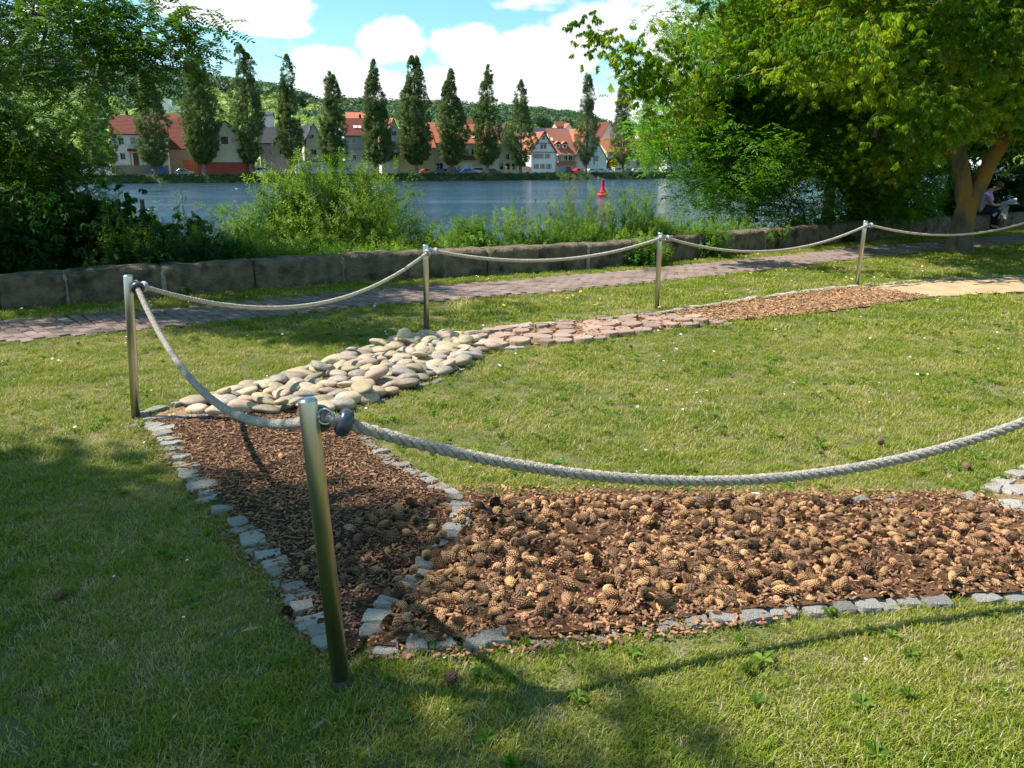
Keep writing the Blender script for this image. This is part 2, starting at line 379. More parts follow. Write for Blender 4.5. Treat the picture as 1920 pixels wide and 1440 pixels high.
# ------------------------------------------------------------------ outlines of beds, path, wall
P = lambda *a: [tuple(gp(x, y))[:2] for x, y in a]
BED_A = P((285, 792), (440, 780), (560, 773), (640, 785), (700, 835), (760, 872), (820, 912), (872, 940), (700, 1195), (650, 1245), (600, 1190), (520, 1085), (450, 990), (380, 905), (335, 840), (300, 800))
BED_B = P((872, 936), (1150, 933), (1420, 936), (1640, 942), (1790, 932), (1850, 938), (1945, 985), (2150, 1060), (2150, 1110), (1930, 1117), (1700, 1130), (1450, 1152), (1270, 1168), (1100, 1200), (900, 1205), (690, 1225))
BED_C = P((1855, 932), (1880, 905), (1935, 872), (2150, 830), (2400, 900), (2150, 1060), (1960, 985))
BED_D = P((270, 790), (330, 768), (450, 736), (560, 706), (680, 664), (780, 635), (850, 632), (935, 655), (890, 672), (850, 697), (800, 716), (720, 747), (640, 770), (560, 775), (440, 782))
BED_E = P((850, 634), (1000, 615), (1150, 601), (1245, 592), (1345, 607), (1250, 620), (1100, 641), (935, 656))
BED_F = P((1245, 592), (1400, 567), (1530, 550), (1620, 540), (1742, 559), (1650, 574), (1500, 592), (1345, 607))
BED_G = P((1620, 540), (1740, 531), (1850, 525), (1960, 521), (2300, 515), (2300, 545), (1960, 548), (1742, 559))
BEDS = [BED_A, BED_B, BED_C, BED_D, BED_E, BED_F, BED_G]
PATH_FAR = P((-400, 655), (0, 603), (300, 583), (520, 563), (680, 546), (980, 527), (1280, 499), (1420, 486), (1600, 467), (1760, 453), (1920, 441), (2300, 415))
PATH_NEAR = P((-400, 735), (0, 645), (260, 622), (520, 594), (680, 576), (900, 560), (1050, 548), (1280, 524), (1420, 508), (1600, 488), (1760, 470), (1920, 455), (2300, 427))
PATH = PATH_NEAR + PATH_FAR[::-1]
WALL_PX = [(-420, 618), (-200, 598), (0, 581), (130, 571), (310, 557), (480, 543), (645, 531), (800, 523), (915, 517), (1103, 505), (1198, 497), (1310, 485), (1435, 471), (1610, 452), (1700, 444), (1790, 436), (1895, 427), (2010, 419), (2130, 411)]
WALL = [Vector((gp(x, y).x, gp(x, y).y)) for x, y in WALL_PX]

# ------------------------------------------------------------------ ground, banks, river, hills
wl = [Vector((-90, -60)), Vector((-40, -18))] + WALL + [Vector((40, 46)), Vector((120, 130)), Vector((420, 420)), Vector((1500, 1300))]


def offs(poly, d):
    out = []
    for i in range(len(poly)):
        t = (poly[min(i + 1, len(poly) - 1)] - poly[max(i - 1, 0)]).normalized(); out.append(poly[i] + Vector((-t.y, t.x)) * d)
    return out


def loft(name, rows, m, **kw):
    vs = [tuple(p) for r in rows for p in r]; n = len(rows[0])
    fs = [(i * n + j, i * n + j + 1, (i + 1) * n + j + 1, (i + 1) * n + j) for i in range(len(rows) - 1) for j in range(n - 1)]
    me = bpy.data.meshes.new(name); me.from_pydata(vs, [], fs); me.update(); o = link(name, me, None, m, True); return tag(o, kind='structure', **kw)


lp = offs(wl, .6)
mb = MB(); mb.add([(p.x, p.y, 0) for p in lp] + [(1500, -600, 0), (-600, -600, 0), (-300, -100, 0)], [tuple(range(len(lp) + 2, -1, -1))])
tag(mb.build('lawn', M['lawn_soil']), 'patchy green lawn with dry straw coloured spots', kind='structure')
loft('near_riverbank', [[(*p, z) for p in offs(wl, d)] for d, z in ((.6, 0), (1.2, -.12), (3.0, -.95), (4.6, -1.75), (9, -3.2))], M['bank'], label='overgrown earth bank falling from the wall to the river')
WZ = -1.65
mb = MB(); mb.add([(-1500, -300, WZ), (2600, -300, WZ), (2600, 3000, WZ), (-1500, 3000, WZ)], [(0, 1, 2, 3)])
tag(mb.build('river_water', M['water']), 'rippled river reflecting sky and far bank', kind='structure')

SH = [(-1500, 360), (-900, 355), (-200, 349), (0, 347), (250, 344), (600, 341), (1000, 337.6), (1200, 335.5), (1500, 330), (1700, 327.8), (1950, 326), (2400, 325), (3300, 324)]
_sx = np.array([gp(x, y, WZ).x / gp(x, y, WZ).y for x, y in SH]); _sy = np.array([gp(x, y, WZ).y for x, y in SH])


def shoreY(tx): return float(np.interp(tx, _sx, _sy))


def tan_az(px):   # tan of azimuth for far objects near the horizon
    return ((px - 960) / FPX) / (C_ + .26 * S_)


RID = [(-900, 70), (-400, 75), (0, 88), (150, 110), (300, 128), (420, 150), (520, 164), (600, 190), (700, 193), (800, 200), (1000, 207), (1060, 212), (1150, 238), (1300, 250), (1600, 262), (2000, 268), (3000, 270)]
_rt = np.array([tan_az(x) for x, y in RID]); _re = np.array([(EYE - at(960, y, 1.0).z) * -1 for x, y in RID])   # rise per metre


def ridge(tx):
    Rr = 640 + 330 * min(max((tx + .6) / 1.0, 0), 1.3)
    return Rr, EYE + (float(np.interp(tx, _rt, _re)) - 0) * Rr - 5.5


# at(960,y,1).z - EYE is the rise per metre; recompute plainly
_re = np.array([at(960, y, 1.0).z - EYE for x, y in RID])


def hillz(tx, Y):
    s = shoreY(tx) + 60; Rr, zr = ridge(tx)
    Rr = max(Rr, s + 200)
    t = (Y - s) / (Rr - s)
    if t <= 0: return 0.0
    if t <= 1: return zr * (t ** 1.25) * (1 - .12 * math.sin(math.pi * t)) + 3.5 * noise.noise(Vector((tx * 9, Y * .01, 0))) * min(1, t * 4) * (1 - t * .5)
    return zr * (1 - .25 * (t - 1))


txs = np.concatenate([np.linspace(-1.9, -.9, 12)[:-1], np.linspace(-.9, 1.0, 80), np.linspace(1.0, 2.6, 14)[1:]])
rows = []
for off, z in ((-8, -3.6), (0, WZ), (.8, -1.0), (2.2, -.25), (4, 0), (62, 0)):
    rows.append([(tx * (shoreY(tx) + off), shoreY(tx) + off, z + (0 if off in (-8, 0, 62) else 0)) for tx in txs])
loft('far_riverbank', rows[:5], M['bank'], label='grassy far bank of the river')
loft('far_street', rows[4:], M['street'], label='quay street along the far bank')
rows = []
for t in np.linspace(0, 1.6, 26):
    r = []
    for tx in txs:
        s = shoreY(tx) + 62; Y = s + t * (max(ridge(tx)[0], s + 200) - s); r.append((tx * Y, Y, hillz(tx, Y) if t > 0 else 0))
    rows.append(r)
loft('hills', rows, M['hill_ground'], label='wooded hillside rising behind the town')


def sheet(name, poly, m, z=.006, amp=.012, res=.05, label=None):
    p = np.array(poly); x0, y0 = p.min(0); x1, y1 = p.max(0); nx = int((x1 - x0) / res) + 2; ny = int((y1 - y0) / res) + 2
    xs = x0 + np.arange(nx) * res; ys = y0 + np.arange(ny) * res
    cx, cy = np.meshgrid(xs[:-1] + res / 2, ys[:-1] + res / 2, indexing='ij'); k = inside(poly, cx, cy)
    idm = {}; vs = []; fs = []

    def vid(i, j):
        if (i, j) not in idm:
            q = Vector((xs[i] * 6, ys[j] * 6, 0)); idm[(i, j)] = len(vs); vs.append((xs[i], ys[j], z + amp * (1 + noise.fractal(q, 1, 2, 3))))
        return idm[(i, j)]
    for i, j in zip(*np.nonzero(k)): fs.append((vid(i, j), vid(i + 1, j), vid(i + 1, j + 1), vid(i, j + 1)))
    me = bpy.data.meshes.new(name); me.from_pydata(vs, [], fs); me.update(); o = link(name, me, None, m, True); return tag(o, label, kind='structure')


bed_a = sheet('bark_mulch_bed', BED_A, M['soil'], z=.004, amp=.012, res=.03, label='bed of dark bark mulch between two stone borders')
bed_b = sheet('cone_bed', BED_B, M['cone_soil'], z=.004, amp=.022, res=.03, label='bed filled with pine cones and cone litter')
bed_c = sheet('sett_paving', BED_C, M['chip_soil'], z=.004, amp=.004, res=.05, label='paved end of the barefoot path at the right edge')
bed_d = sheet('pebble_bed', BED_D, M['chip_soil'], z=.004, amp=.01, res=.04, label='bed of big rounded river stones')
bed_e = sheet('disc_paving', BED_E, M['chip_soil'], z=.004, amp=.004, res=.06, label='reddish round slices laid in the barefoot path')
bed_f = sheet('wood_chip_bed', BED_F, M['chip_soil'], z=.004, amp=.014, res=.06, label='bed of pale wood chips')
bed_g = sheet('sand_bed', BED_G, M['sand'], z=.004, amp=.018, res=.06, label='sandy bed of the barefoot path')

# ------------------------------------------------------------------ brick path
mb = MB(); n = len(PATH_FAR)


def along(poly, k, s_):
    """point at arclength fraction list"""
    pass


def resample(poly, step):
    p = np.array(poly); d = np.hypot(*np.diff(p, axis=0).T); s = np.concatenate([[0], np.cumsum(d)]); t = np.arange(0, s[-1], step)
    return np.stack([np.interp(t, s, p[:, 0]), np.interp(t, s, p[:, 1])], 1)


cen = resample([(((a[0] + b[0]) / 2), ((a[1] + b[1]) / 2)) for a, b in zip(P((-400, 690), (0, 624), (280, 602), (520, 578), (680, 561), (940, 543), (1160, 523), (1280, 511), (1420, 497), (1600, 478), (1760, 461), (1920, 448), (2300, 421)),
                                                                              P((-400, 690), (0, 624), (280, 602), (520, 578), (680, 561), (940, 543), (1160, 523), (1280, 511), (1420, 497), (1600, 478), (1760, 461), (1920, 448), (2300, 421)))], .8)
for _ in range(3): cen[1:-1] = (cen[:-2] + cen[1:-1] * 2 + cen[2:]) / 4
cen = resample(cen, .108)
path_o = MB()
pv = [(x, y, .004) for x, y in PATH]; path_o.add(pv, [tuple(range(len(pv)))]); path_s = tag(path_o.build('brick_path', M['path_bed']), 'reddish brick footpath running along the wall', kind='structure')
bricks = []
for i in range(1, len(cen) - 1):
    t = cen[i + 1] - cen[i - 1]; a = math.atan2(t[1], t[0]); nx, ny = -math.sin(a), math.cos(a); sh = .105 if i % 2 else 0
    for j in range(-9, 10):
        o = j * .21 + sh; x, y = cen[i][0] + nx * o, cen[i][1] + ny * o
        if y > 32: continue
        bricks.append((x, y, a))
bx = np.array(bricks); ok = inside(PATH, bx[:, 0], bx[:, 1]); bx = bx[ok]
vis = np.abs(bx[:, 0] / bx[:, 1]) < .63
order = np.argsort(np.where(vis, bx[:, 1], 1e3 + bx[:, 1]))
bmsh = []
for k in range(4):
    q = MB(); w, l, h = .099 - .003 * rnd.random(), .201 - .003 * rnd.random(), .02; c = .006
    vs = []
    for dz, e_ in ((0, 0), (h - .004, 0), (h, c)):
        for dx, dy in ((-1, -1), (1, -1), (1, 1), (-1, 1)): vs.append((dx * (w / 2 - e_) + rnd.uniform(-.002, .002), dy * (l / 2 - e_) + rnd.uniform(-.002, .002), dz))
    fs = [(8, 9, 10, 11)] + [(r * 4 + j, r * 4 + (j + 1) % 4, r * 4 + 4 + (j + 1) % 4, r * 4 + 4 + j) for r in (0, 1) for j in range(4)]
    q.add(vs, fs); me = q.mesh('brick'); me.materials.append(M['brick']); bmsh.append(me)
rest = MB()
for c_, i in enumerate(order):
    x, y, a = bx[i]; z = .004 + rnd.uniform(-.004, .003) + .004 * noise.noise(Vector((x, y, 0)))
    if c_ < 300:
        o = link('brick', bmsh[c_ % 4], path_s); o.location = (x, y, z); o.rotation_euler = (rnd.uniform(-.02, .02), rnd.uniform(-.02, .02), a)
    else:
        me = bmsh[c_ % 4]; T = Matrix.Translation((x, y, z)) @ Matrix.Rotation(a, 4, 'Z'); rest.add([v.co for v in me.vertices], [tuple(f.vertices) for f in me.polygons], T)
tag(rest.build('bricks', M['brick'], path_s), kind='stuff')

# ------------------------------------------------------------------ stone wall
wall_t = thing('stone_wall', 'low weathered sandstone wall with rounded top along the riverbank', 'wall', (WALL[6].x, WALL[6].y, 0))
wo = Vector((WALL[6].x, WALL[6].y, 0))


def wall_block(a, b, h, th, seed, m, name='stone', inset=.012, zoff=0):
    a = Vector((*a, 0)); b = Vector((*b, 0)); d = (b - a); Ln = d.length; d.normalize(); nrm = Vector((-d.y, d.x, 0)); a = a + d * inset; Ln -= 2 * inset
    prof = [(0, 0), (0, h * .35), (.0, h * .68), (.008, h * .86), (.035, h * .965), (.09, h), (th * .6, h * 1.02), (th - .12, h), (th - .04, h * .93), (th, h * .75), (th, 0)]
    ns = max(4, int(Ln / .07)); vs = []; fs = []; k = len(prof)
    for i in range(ns + 1):
        s = i / ns * Ln
        ed = min(s, Ln - s); rd = .009 * math.exp(-ed / .03)
        for y, z in prof:
            q = a + d * s + nrm * (y + (rd if y < th / 2 else -rd)); zz = z - (rd if z > h * .5 else 0)
            w = noise.fractal(Vector((q.x * 3.4 + seed, q.y * 3.4, zz * 7)), .8, 2, 5)
            f_ = .022 if z > 0 else 0
            q = q - nrm * w * f_ * (1 if y < th / 2 else -1); vs.append((q.x - wo.x, q.y - wo.y, max(-.05, zz + w * f_ * .7 + (zoff if z > 0 else -.04))))
    for i in range(ns):
        for j in range(k - 1): fs.append((i * k + j, (i + 1) * k + j, (i + 1) * k + j + 1, i * k + j + 1))
    fs.append(tuple(range(k))); fs.append(tuple(ns * k + j for j in range(k - 1, -1, -1)))
    me = bpy.data.meshes.new(name); me.from_pydata(vs, [], fs); me.update(); o = link(name, me, wall_t, m, True); return o


for i in range(len(WALL) - 1):
    hh = .385 + (.03 if 10 <= i <= 13 else 0)
    wall_block(WALL[i], WALL[i + 1], hh, .46, i * 7.3, M['wall'], zoff=rnd.uniform(-.012, .012), inset=.013)
    if i in (6, 9, 12, 4, 3):      # mortar showing in the joint
        j = WALL[i]; d = (WALL[i + 1] - WALL[i - 1]).normalized(); w = {6: .05, 12: .055}.get(i, .03)
        wall_block(j - d * w, j + d * w, .36, .44, i, M['lichen'] if i == 6 else M['mortar'], name='mortar_joint', inset=0)

# ------------------------------------------------------------------ granite setts
smsh = {}


def sett_meshes(m, key, n=8, flat=1.0):
    out = []
    for k in range(n):
        bm = bmesh.new(); bmesh.ops.create_cube(bm, size=1)
        bmesh.ops.bevel(bm, geom=bm.edges[:], offset=.13, segments=2, affect='EDGES', profile=.6)
        bmesh.ops.subdivide_edges(bm, edges=[e for e in bm.edges if e.calc_length() > .4], cuts=1, use_grid_fill=True)
        s = k * 13.7
        for v in bm.verts:
            c = v.co.copy(); v.co += Vector((noise.noise(c * 1.7 + Vector((s, 0, 0))), noise.noise(c * 1.7 + Vector((0, s, 9))), noise.noise(c * 2.2 + Vector((3, 0, s))))) * .17
        me = bpy.data.meshes.new('sett'); bm.to_mesh(me); bm.free(); me.materials.append(m)
        out.append(me)
    return out


smsh['g'] = sett_meshes(M['granite'], 'g'); smsh['w'] = sett_meshes(M['granite_warm'], 'w')


def sett(x, y, a, l, w, h, parent, key='g', z=0):
    me = rnd.choice(smsh[key]); o = link('sett', me, parent); o.location = (x, y, z + h / 2 - .03); o.scale = (l, w, h + .06)
    o.rotation_euler = (rnd.uniform(-.07, .07), rnd.uniform(-.07, .07), a + rnd.uniform(-.12, .12)); return o


def row(px, parent, l=.10, w=.10, h=.03, gap=.012, key='g', skip=0.04, jit=.013, z=0, ground=False):
    p = resample([gp(*q)[:2] for q in px], .01); i = 0
    while i < len(p) - 2:
        ll = l * rnd.uniform(.75, 1.25); j = min(i + int(ll / .01), len(p) - 1)
        if j <= i + 2: break
        q = (p[i] + p[j]) / 2; d = p[j] - p[i]; a = math.atan2(d[1], d[0])
        if rnd.random() > skip:
            sett(q[0] + rnd.uniform(-jit, jit), q[1] + rnd.uniform(-jit, jit), a, ll - gap * .3, w * rnd.uniform(.75, 1.08), .004 + h * rnd.uniform(.4, .85), parent, key, z)
        i = j + int((gap + rnd.uniform(0, gap)) / .01)


row([(262, 797), (300, 806), (322, 835), (345, 868), (372, 905), (402, 942)], bed_a, l=.085, w=.14)
row([(415, 955), (445, 985), (470, 1010), (500, 1048), (540, 1098), (575, 1145), (600, 1188), (625, 1220)], bed_a, l=.075, w=.105, skip=.08)
row([(868, 950), (866, 978), (845, 1005), (832, 1030), (812, 1052), (788, 1085), (765, 1105), (738, 1135), (716, 1160), (690, 1200)], bed_a, l=.08, w=.1, h=.05, skip=0)
row([(672, 822), (700, 845), (735, 866), (765, 886), (800, 905), (838, 925), (862, 940)], bed_a, l=.085, w=.085, skip=.12)
row([(700, 1222), (760, 1218), (840, 1212), (900, 1208), (960, 1202)], bed_b, l=.085, w=.085)
row([(975, 1203), (1040, 1203), (1110, 1200), (1160, 1190), (1230, 1176)], bed_b, l=.11, w=.05, skip=.25, h=.012)
row([(1235, 1176), (1320, 1168), (1400, 1160), (1500, 1150), (1600, 1143), (1700, 1136), (1800, 1130), (1930, 1124), (2060, 1116)], bed_b, l=.098, w=.085, gap=.008)
row([(915, 945), (1000, 945), (1150, 944), (1290, 941)], bed_b, l=.12, w=.05, skip=.3, h=.035)
row([(1300, 941), (1420, 943), (1560, 947), (1640, 946)], bed_b, l=.13, w=.07, skip=.1, h=.042)
row([(1650, 944), (1720, 943), (1790, 940), (1845, 935)], bed_b, l=.14, w=.1, h=.04)
row([(1852, 925), (1880, 905), (1925, 880), (1985, 855)], bed_c, l=.13, w=.09, key='w', h=.02)
row([(1850, 945), (1895, 955), (1940, 968), (2000, 985)], bed_c, l=.16, w=.13, key='g', h=.05)
for k in range(1, 5): row([(1868 + 14 * k, 925 + 3 * k - 2), (1900 + 25 * k, 900 + 5 * k), (1990 + 30 * k, 872 + 8 * k)], bed_c, l=.15, w=.1, key='w', h=.02)
row([(268, 789), (330, 786), (400, 784), (440, 781)], bed_d, l=.16, w=.08, h=.03)
row([(262, 784), (330, 764), (450, 731), (560, 701), (680, 660), (790, 630)], bed_d, l=.2, w=.08, h=.04, key='g', gap=.02)
row([(700, 757), (760, 735), (800, 722), (850, 703), (885, 685)], bed_d, l=.16, w=.05, h=.012, skip=.3)
row([(848, 630), (930, 618), (1000, 610), (1080, 602), (1160, 596), (1245, 588)], bed_e, l=.22, w=.1, key='w', h=.03)
row([(1245, 588), (1400, 562), (1530, 545), (1620, 537), (1740, 527), (1860, 521), (1960, 517)], bed_f, l=.2, w=.12, h=.03, key='w', gap=.02)
row([(1250, 594), (1295, 600), (1345, 606), (1370, 609)], bed_f, l=.2, w=.12, h=.03)
row([(1625, 541), (1665, 548), (1700, 553), (1742, 559)], bed_g, l=.2, w=.16, h=.03)
row([(870, 640), (905, 648), (945, 652)], bed_e, l=.18, w=.14, key='w', h=.03)
row([(895, 660), (925, 655), (975, 654)], bed_e, l=.18, w=.12, key='w', h=.03)


# ------------------------------------------------------------------ rounded river stones
def stone_mesh(seed, fx, fy, fz, m, amp=.16, sub=3):
    bm = bmesh.new(); bmesh.ops.create_icosphere(bm, subdivisions=sub, radius=.5)
    for v in bm.verts:
        c = v.co.copy(); k = 1 + amp * noise.noise(c * 1.6 + Vector((seed, 0, 0))) * 2
        v.co = Vector((c.x * fx, c.y * fy, c.z * fz)) * k
    me = bpy.data.meshes.new('river_stone'); bm.to_mesh(me); bm.free(); me.materials.append(m); me.polygons.foreach_set('use_smooth', [True] * len(me.polygons)); return me


pm = [stone_mesh(i * 3.1, rnd.uniform(1.1, 1.6), rnd.uniform(.8, 1.05), rnd.uniform(.5, .7), [M['pebble'], M['pebble_grey'], M['pebble'], M['pebble_pink'], M['pebble']][i % 5], amp=rnd.uniform(.12, .26)) for i in range(15)]


def darts(poly, dmin, tries, seed=1, shrink=None):
    r = np.random.default_rng(seed); p = np.array(poly); x0, y0 = p.min(0); x1, y1 = p.max(0); pts = []
    X = r.uniform(x0, x1, tries); Y = r.uniform(y0, y1, tries); ok = inside(poly, X, Y)
    for x, y in zip(X[ok], Y[ok]):
        if all((x - a) ** 2 + (y - b) ** 2 > dmin ** 2 for a, b in pts): pts.append((x, y))
    return pts


for x, y in [q for q in darts(BED_D, .106, 14000, 3) if (q[0] / q[1]) > -.405]:
    s = rnd.uniform(.095, .16); o = link('river_stone', rnd.choice(pm), bed_d); o.scale = (s, s, s * rnd.uniform(.75, 1)); o.location = (x, y, .012 + s * .22)
    o.rotation_euler = (rnd.uniform(-.3, .3), rnd.uniform(-.25, .25), rnd.choice([0, 0, 1]) * rnd.uniform(-1.5, 1.5) + rnd.uniform(-.5, .5))
for x, y in [q for q in darts(BED_D, .3, 900, 8) if (q[0] / q[1]) > -.38]:      # a few lying on top
    if rnd.random() < .6:
        s = rnd.uniform(.09, .14); o = link('river_stone', rnd.choice(pm), bed_d); o.scale = (s, s, s * .85); o.location = (x, y, .035 + s * .5)
        o.rotation_euler = (rnd.uniform(-.5, .5), rnd.uniform(-.4, .4), rnd.uniform(-3, 3))

# reddish round slices
dm = []
for k in range(6):
    q = MB(); prof = [(.5, 0), (.5, .8), (.47, 1.0)]; n = 14; vs = []
    for r_, z in prof:
        for j in range(n):
            t = 2 * math.pi * j / n; w = 1 + .14 * noise.noise(Vector((math.cos(t) * 1.5, math.sin(t) * 1.5, k * 5))); vs.append((r_ * w * math.cos(t), r_ * w * math.sin(t), z + .1 * noise.noise(Vector((math.cos(t), math.sin(t), k + 9)))))
    q.add(vs, [tuple(2 * n + j for j in range(n))] + [(i * n + j, i * n + (j + 1) % n, (i + 1) * n + (j + 1) % n, (i + 1) * n + j) for i in (0, 1) for j in range(n)])
    me = q.mesh('paving_slice'); me.materials.append(M['disc']); dm.append(me)
for x, y in darts(BED_E, .15, 9000, 5):
    s = rnd.uniform(.16, .225); o = link('paving_slice', rnd.choice(dm), bed_e); o.scale = (s, s * rnd.uniform(.75, 1), .026 + rnd.uniform(0, .026)); o.location = (x, y, .004)
    o.rotation_euler = (rnd.uniform(-.06, .06), rnd.uniform(-.06, .06), rnd.uniform(0, 6))


# ------------------------------------------------------------------ chips, litter, sand crumbs
def chip_proto(name, l, w, h, m, k):
    q = MB(); r = random.Random(k); a, b = l / 2, w / 2
    vs = [(-a, -b * r.uniform(.5, 1), 0), (a, -b * r.uniform(.4, 1), 0), (a * r.uniform(.8, 1.1), b * r.uniform(.3, 1), r.uniform(0, h)), (-a * r.uniform(.8, 1.1), b, 0)]
    vs += [(x * .95, y * .9, z + h) for x, y, z in vs]
    q.add(vs, [(0, 3, 2, 1), (4, 5, 6, 7), (0, 1, 5, 4), (1, 2, 6, 5), (2, 3, 7, 6), (3, 0, 4, 7)]); return proto(name, q, m)


chips = [chip_proto(f'chip_shape_{k}', l, w, .003, M['chip'], k) for k, (l, w) in enumerate([(.028, .009), (.04, .008), (.02, .014), (.055, .007), (.016, .012), (.03, .015)])]
lchips = [chip_proto(f'pale_chip_shape_{k}', l, w, .004, M['chip_light'], k) for k, (l, w) in enumerate([(.05, .014), (.07, .012), (.035, .02), (.03, .018)])]
litter = [chip_proto(f'litter_shape_{k}', l, w, .003, M['litter'], k) for k, (l, w) in enumerate([(.016, .012), (.02, .01), (.012, .011), (.025, .014)])]


def pts_in(poly, n, seed):
    r = np.random.default_rng(seed); p = np.array(poly); x0, y0 = p.min(0); x1, y1 = p.max(0); out = np.zeros((0, 2))
    while len(out) < n:
        q = np.stack([r.uniform(x0, x1, n), r.uniform(y0, y1, n)], 1); out = np.concatenate([out, q[inside(poly, q[:, 0], q[:, 1])]])
    return out[:n]


_dv = resample(np.array([tuple(gp(*q))[:2] for q in [(868, 950), (866, 978), (845, 1005), (832, 1030), (812, 1052), (788, 1085), (765, 1105), (738, 1135), (716, 1160), (690, 1200)]]), .02)


def bed_scatter(name, poly, n, protos, z0, z1, tilt, s0, s1, seed, label, group=None):
    p = pts_in(poly, n, seed); dd = np.array([np.hypot(*(_dv - q).T).min() for q in p]); p = p[(dd > .042) | (rng.random(n) < .18)]; n = len(p); pos = np.column_stack([p, rng.uniform(z0, z1, n)]); e_ = eul(n, tilt); o = scatter(name, pos, e_, rng.uniform(s0, s1, n), protos); tag(o, label); return o


bed_scatter('bark_chips', BED_A, 18000, chips, .008, .024, .4, .35, 1.05, 11, 'dark brown shredded bark chips covering the mulch bed')
# spilled chips beyond the left border
sp = pts_in(P((300, 790), (240, 800), (330, 900), (400, 1000), (500, 1130), (600, 1240), (660, 1260), (600, 1180), (450, 980)), 550, 12)
tag(scatter('spilled_chips', np.column_stack([sp, rng.uniform(.012, .022, len(sp))]), eul(len(sp), .35), rng.uniform(.5, 1.1, len(sp)), chips), 'bark chips spilled onto the grass along the left border')
bed_scatter('pale_wood_chips', BED_F, 5200, lchips, .012, .045, .4, .6, 1.25, 13, 'pale shredded wood chips heaped in the bed')
bed_scatter('cone_litter', BED_B, 13500, litter, .012, .044, .7, .5, 1.25, 14, 'rust brown cone scales littering the cone bed')
sp = pts_in(P((690, 1190), (690, 1250), (960, 1235), (1250, 1205), (1500, 1165), (1500, 1150), (1200, 1180), (950, 1200)), 420, 15)
tag(scatter('spilled_litter', np.column_stack([sp, rng.uniform(.012, .024, len(sp))]), eul(len(sp), .4), rng.uniform(.6, 1.3, len(sp)), litter), 'cone scales spilled over the near granite border')
sp = pts_in(P((860, 915), (870, 945), (1200, 945), (1650, 948), (1850, 935), (1780, 925), (1500, 922), (1100, 918)), 800, 16)
tag(scatter('rear_litter', np.column_stack([sp, rng.uniform(.01, .024, len(sp))]), eul(len(sp), .4), rng.uniform(.6, 1.5, len(sp)), litter), 'cone scales along the rear edge of the cone bed')
bed_scatter('pebble_gap_chips', BED_D, 900, lchips, .01, .03, .4, .5, 1, 17, 'wood bits caught between the river stones')
bed_scatter('slice_gap_chips', BED_E, 900, litter, .015, .04, .4, 1, 2.5, 18, 'brown bits lying between the round slices')


# ------------------------------------------------------------------ pine cones
def cone_mesh(k, m, L_=.062, W=.036, open_=.0):
    q = MB(); r = random.Random(k); n = 13; ga = math.pi * (3 - 5 ** .5); ns = 76
    # body
    prof = []
    for i in range(7):
        t = i / 6; prof.append((max(.001, W / 2 * .82 * math.sin(math.pi * (t * .86 + .1)) ** .75), (t - .5) * L_))
    q.lathe(prof, 8)
    for i in range(ns):
        t = (i + .5) / ns; z = (t - .5) * L_; rr = W / 2 * math.sin(math.pi * (t * .86 + .1)) ** .75; a = i * ga
        sz = .0058 * (.6 + .6 * math.sin(math.pi * t)) * (W / .036); out = .0046 + open_ * r.uniform(.6, 1.1)
        ca, sa = math.cos(a), math.sin(a); er = Vector((ca, sa, 0)); et = Vector((-sa, ca, 0)); ez = Vector((0, 0, 1))
        c0 = er * rr * .8 + ez * (z - sz * .6); tip = er * (rr + out) + ez * (z + sz * .75 + open_ * .6)
        vs = [c0 - et * sz * .55, c0 + et * sz * .55, tip + et * sz * .75 - ez * sz * .35, tip + ez * sz * .45, tip - et * sz * .75 - ez * sz * .35, er * (rr * .8 + out * .3) + ez * (z - sz * 1.1) + er * out * .5]
        q.add(vs, [(0, 5, 4), (5, 1, 2), (5, 2, 3, 4)])
    T = Matrix.Rotation(math.pi / 2, 4, 'Y'); q.v = [tuple(T @ Vector(v)) for v in q.v]
    me = q.mesh('pine_cone'); me.materials.append(m); me.materials.append(M['cone_heart']); nb = 6 * 8 + 2
    for f in me.polygons[:nb]: f.material_index = 1
    for f in list(me.polygons)[nb::3]: f.material_index = 1
    return me


cms = [cone_mesh(1, M['cone'], .064, .032), cone_mesh(2, M['cone'], .054, .034), cone_mesh(3, M['cone'], .072, .032, .003), cone_mesh(4, M['cone'], .05, .032, .004), cone_mesh(5, M['cone_dark'], .06, .036, .007), cone_mesh(6, M['cone'], .058, .029)]
CONE_CORE = P((700, 1200), (800, 1060), (880, 960), (1000, 948), (1500, 952), (1700, 962), (1880, 975), (2000, 1010), (2000, 1100), (1700, 1120), (1450, 1140), (1300, 1150), (1150, 1165), (1000, 1172), (850, 1195))
cp = darts(CONE_CORE, .0335, 34000, 21)
cp = [c for c in cp if not (noise.noise(Vector((c[0] * 2.3, c[1] * 2.3, 4))) < -.28 and rnd.random() < .8)]
cp = [c for c in cp if np.hypot(*(_dv - np.array(c)).T).min() > (.05 if c[1] > 2.95 else .035)]
cp += darts(P((740, 1150), (560, 1090), (620, 1010), (720, 960), (860, 930), (840, 1010)), .07, 700, 22)
lit = []
for (x, y) in cp:
    z = .027 + rnd.uniform(-.012, .014) + .012 * noise.noise(Vector((x * 5, y * 5, 0)))
    lit.append((y, x, z))
up = darts(CONE_CORE, .08, 3000, 23)
lit += [(y, x, .052 + rnd.uniform(0, .012)) for x, y in up]
lit.sort()
far = []
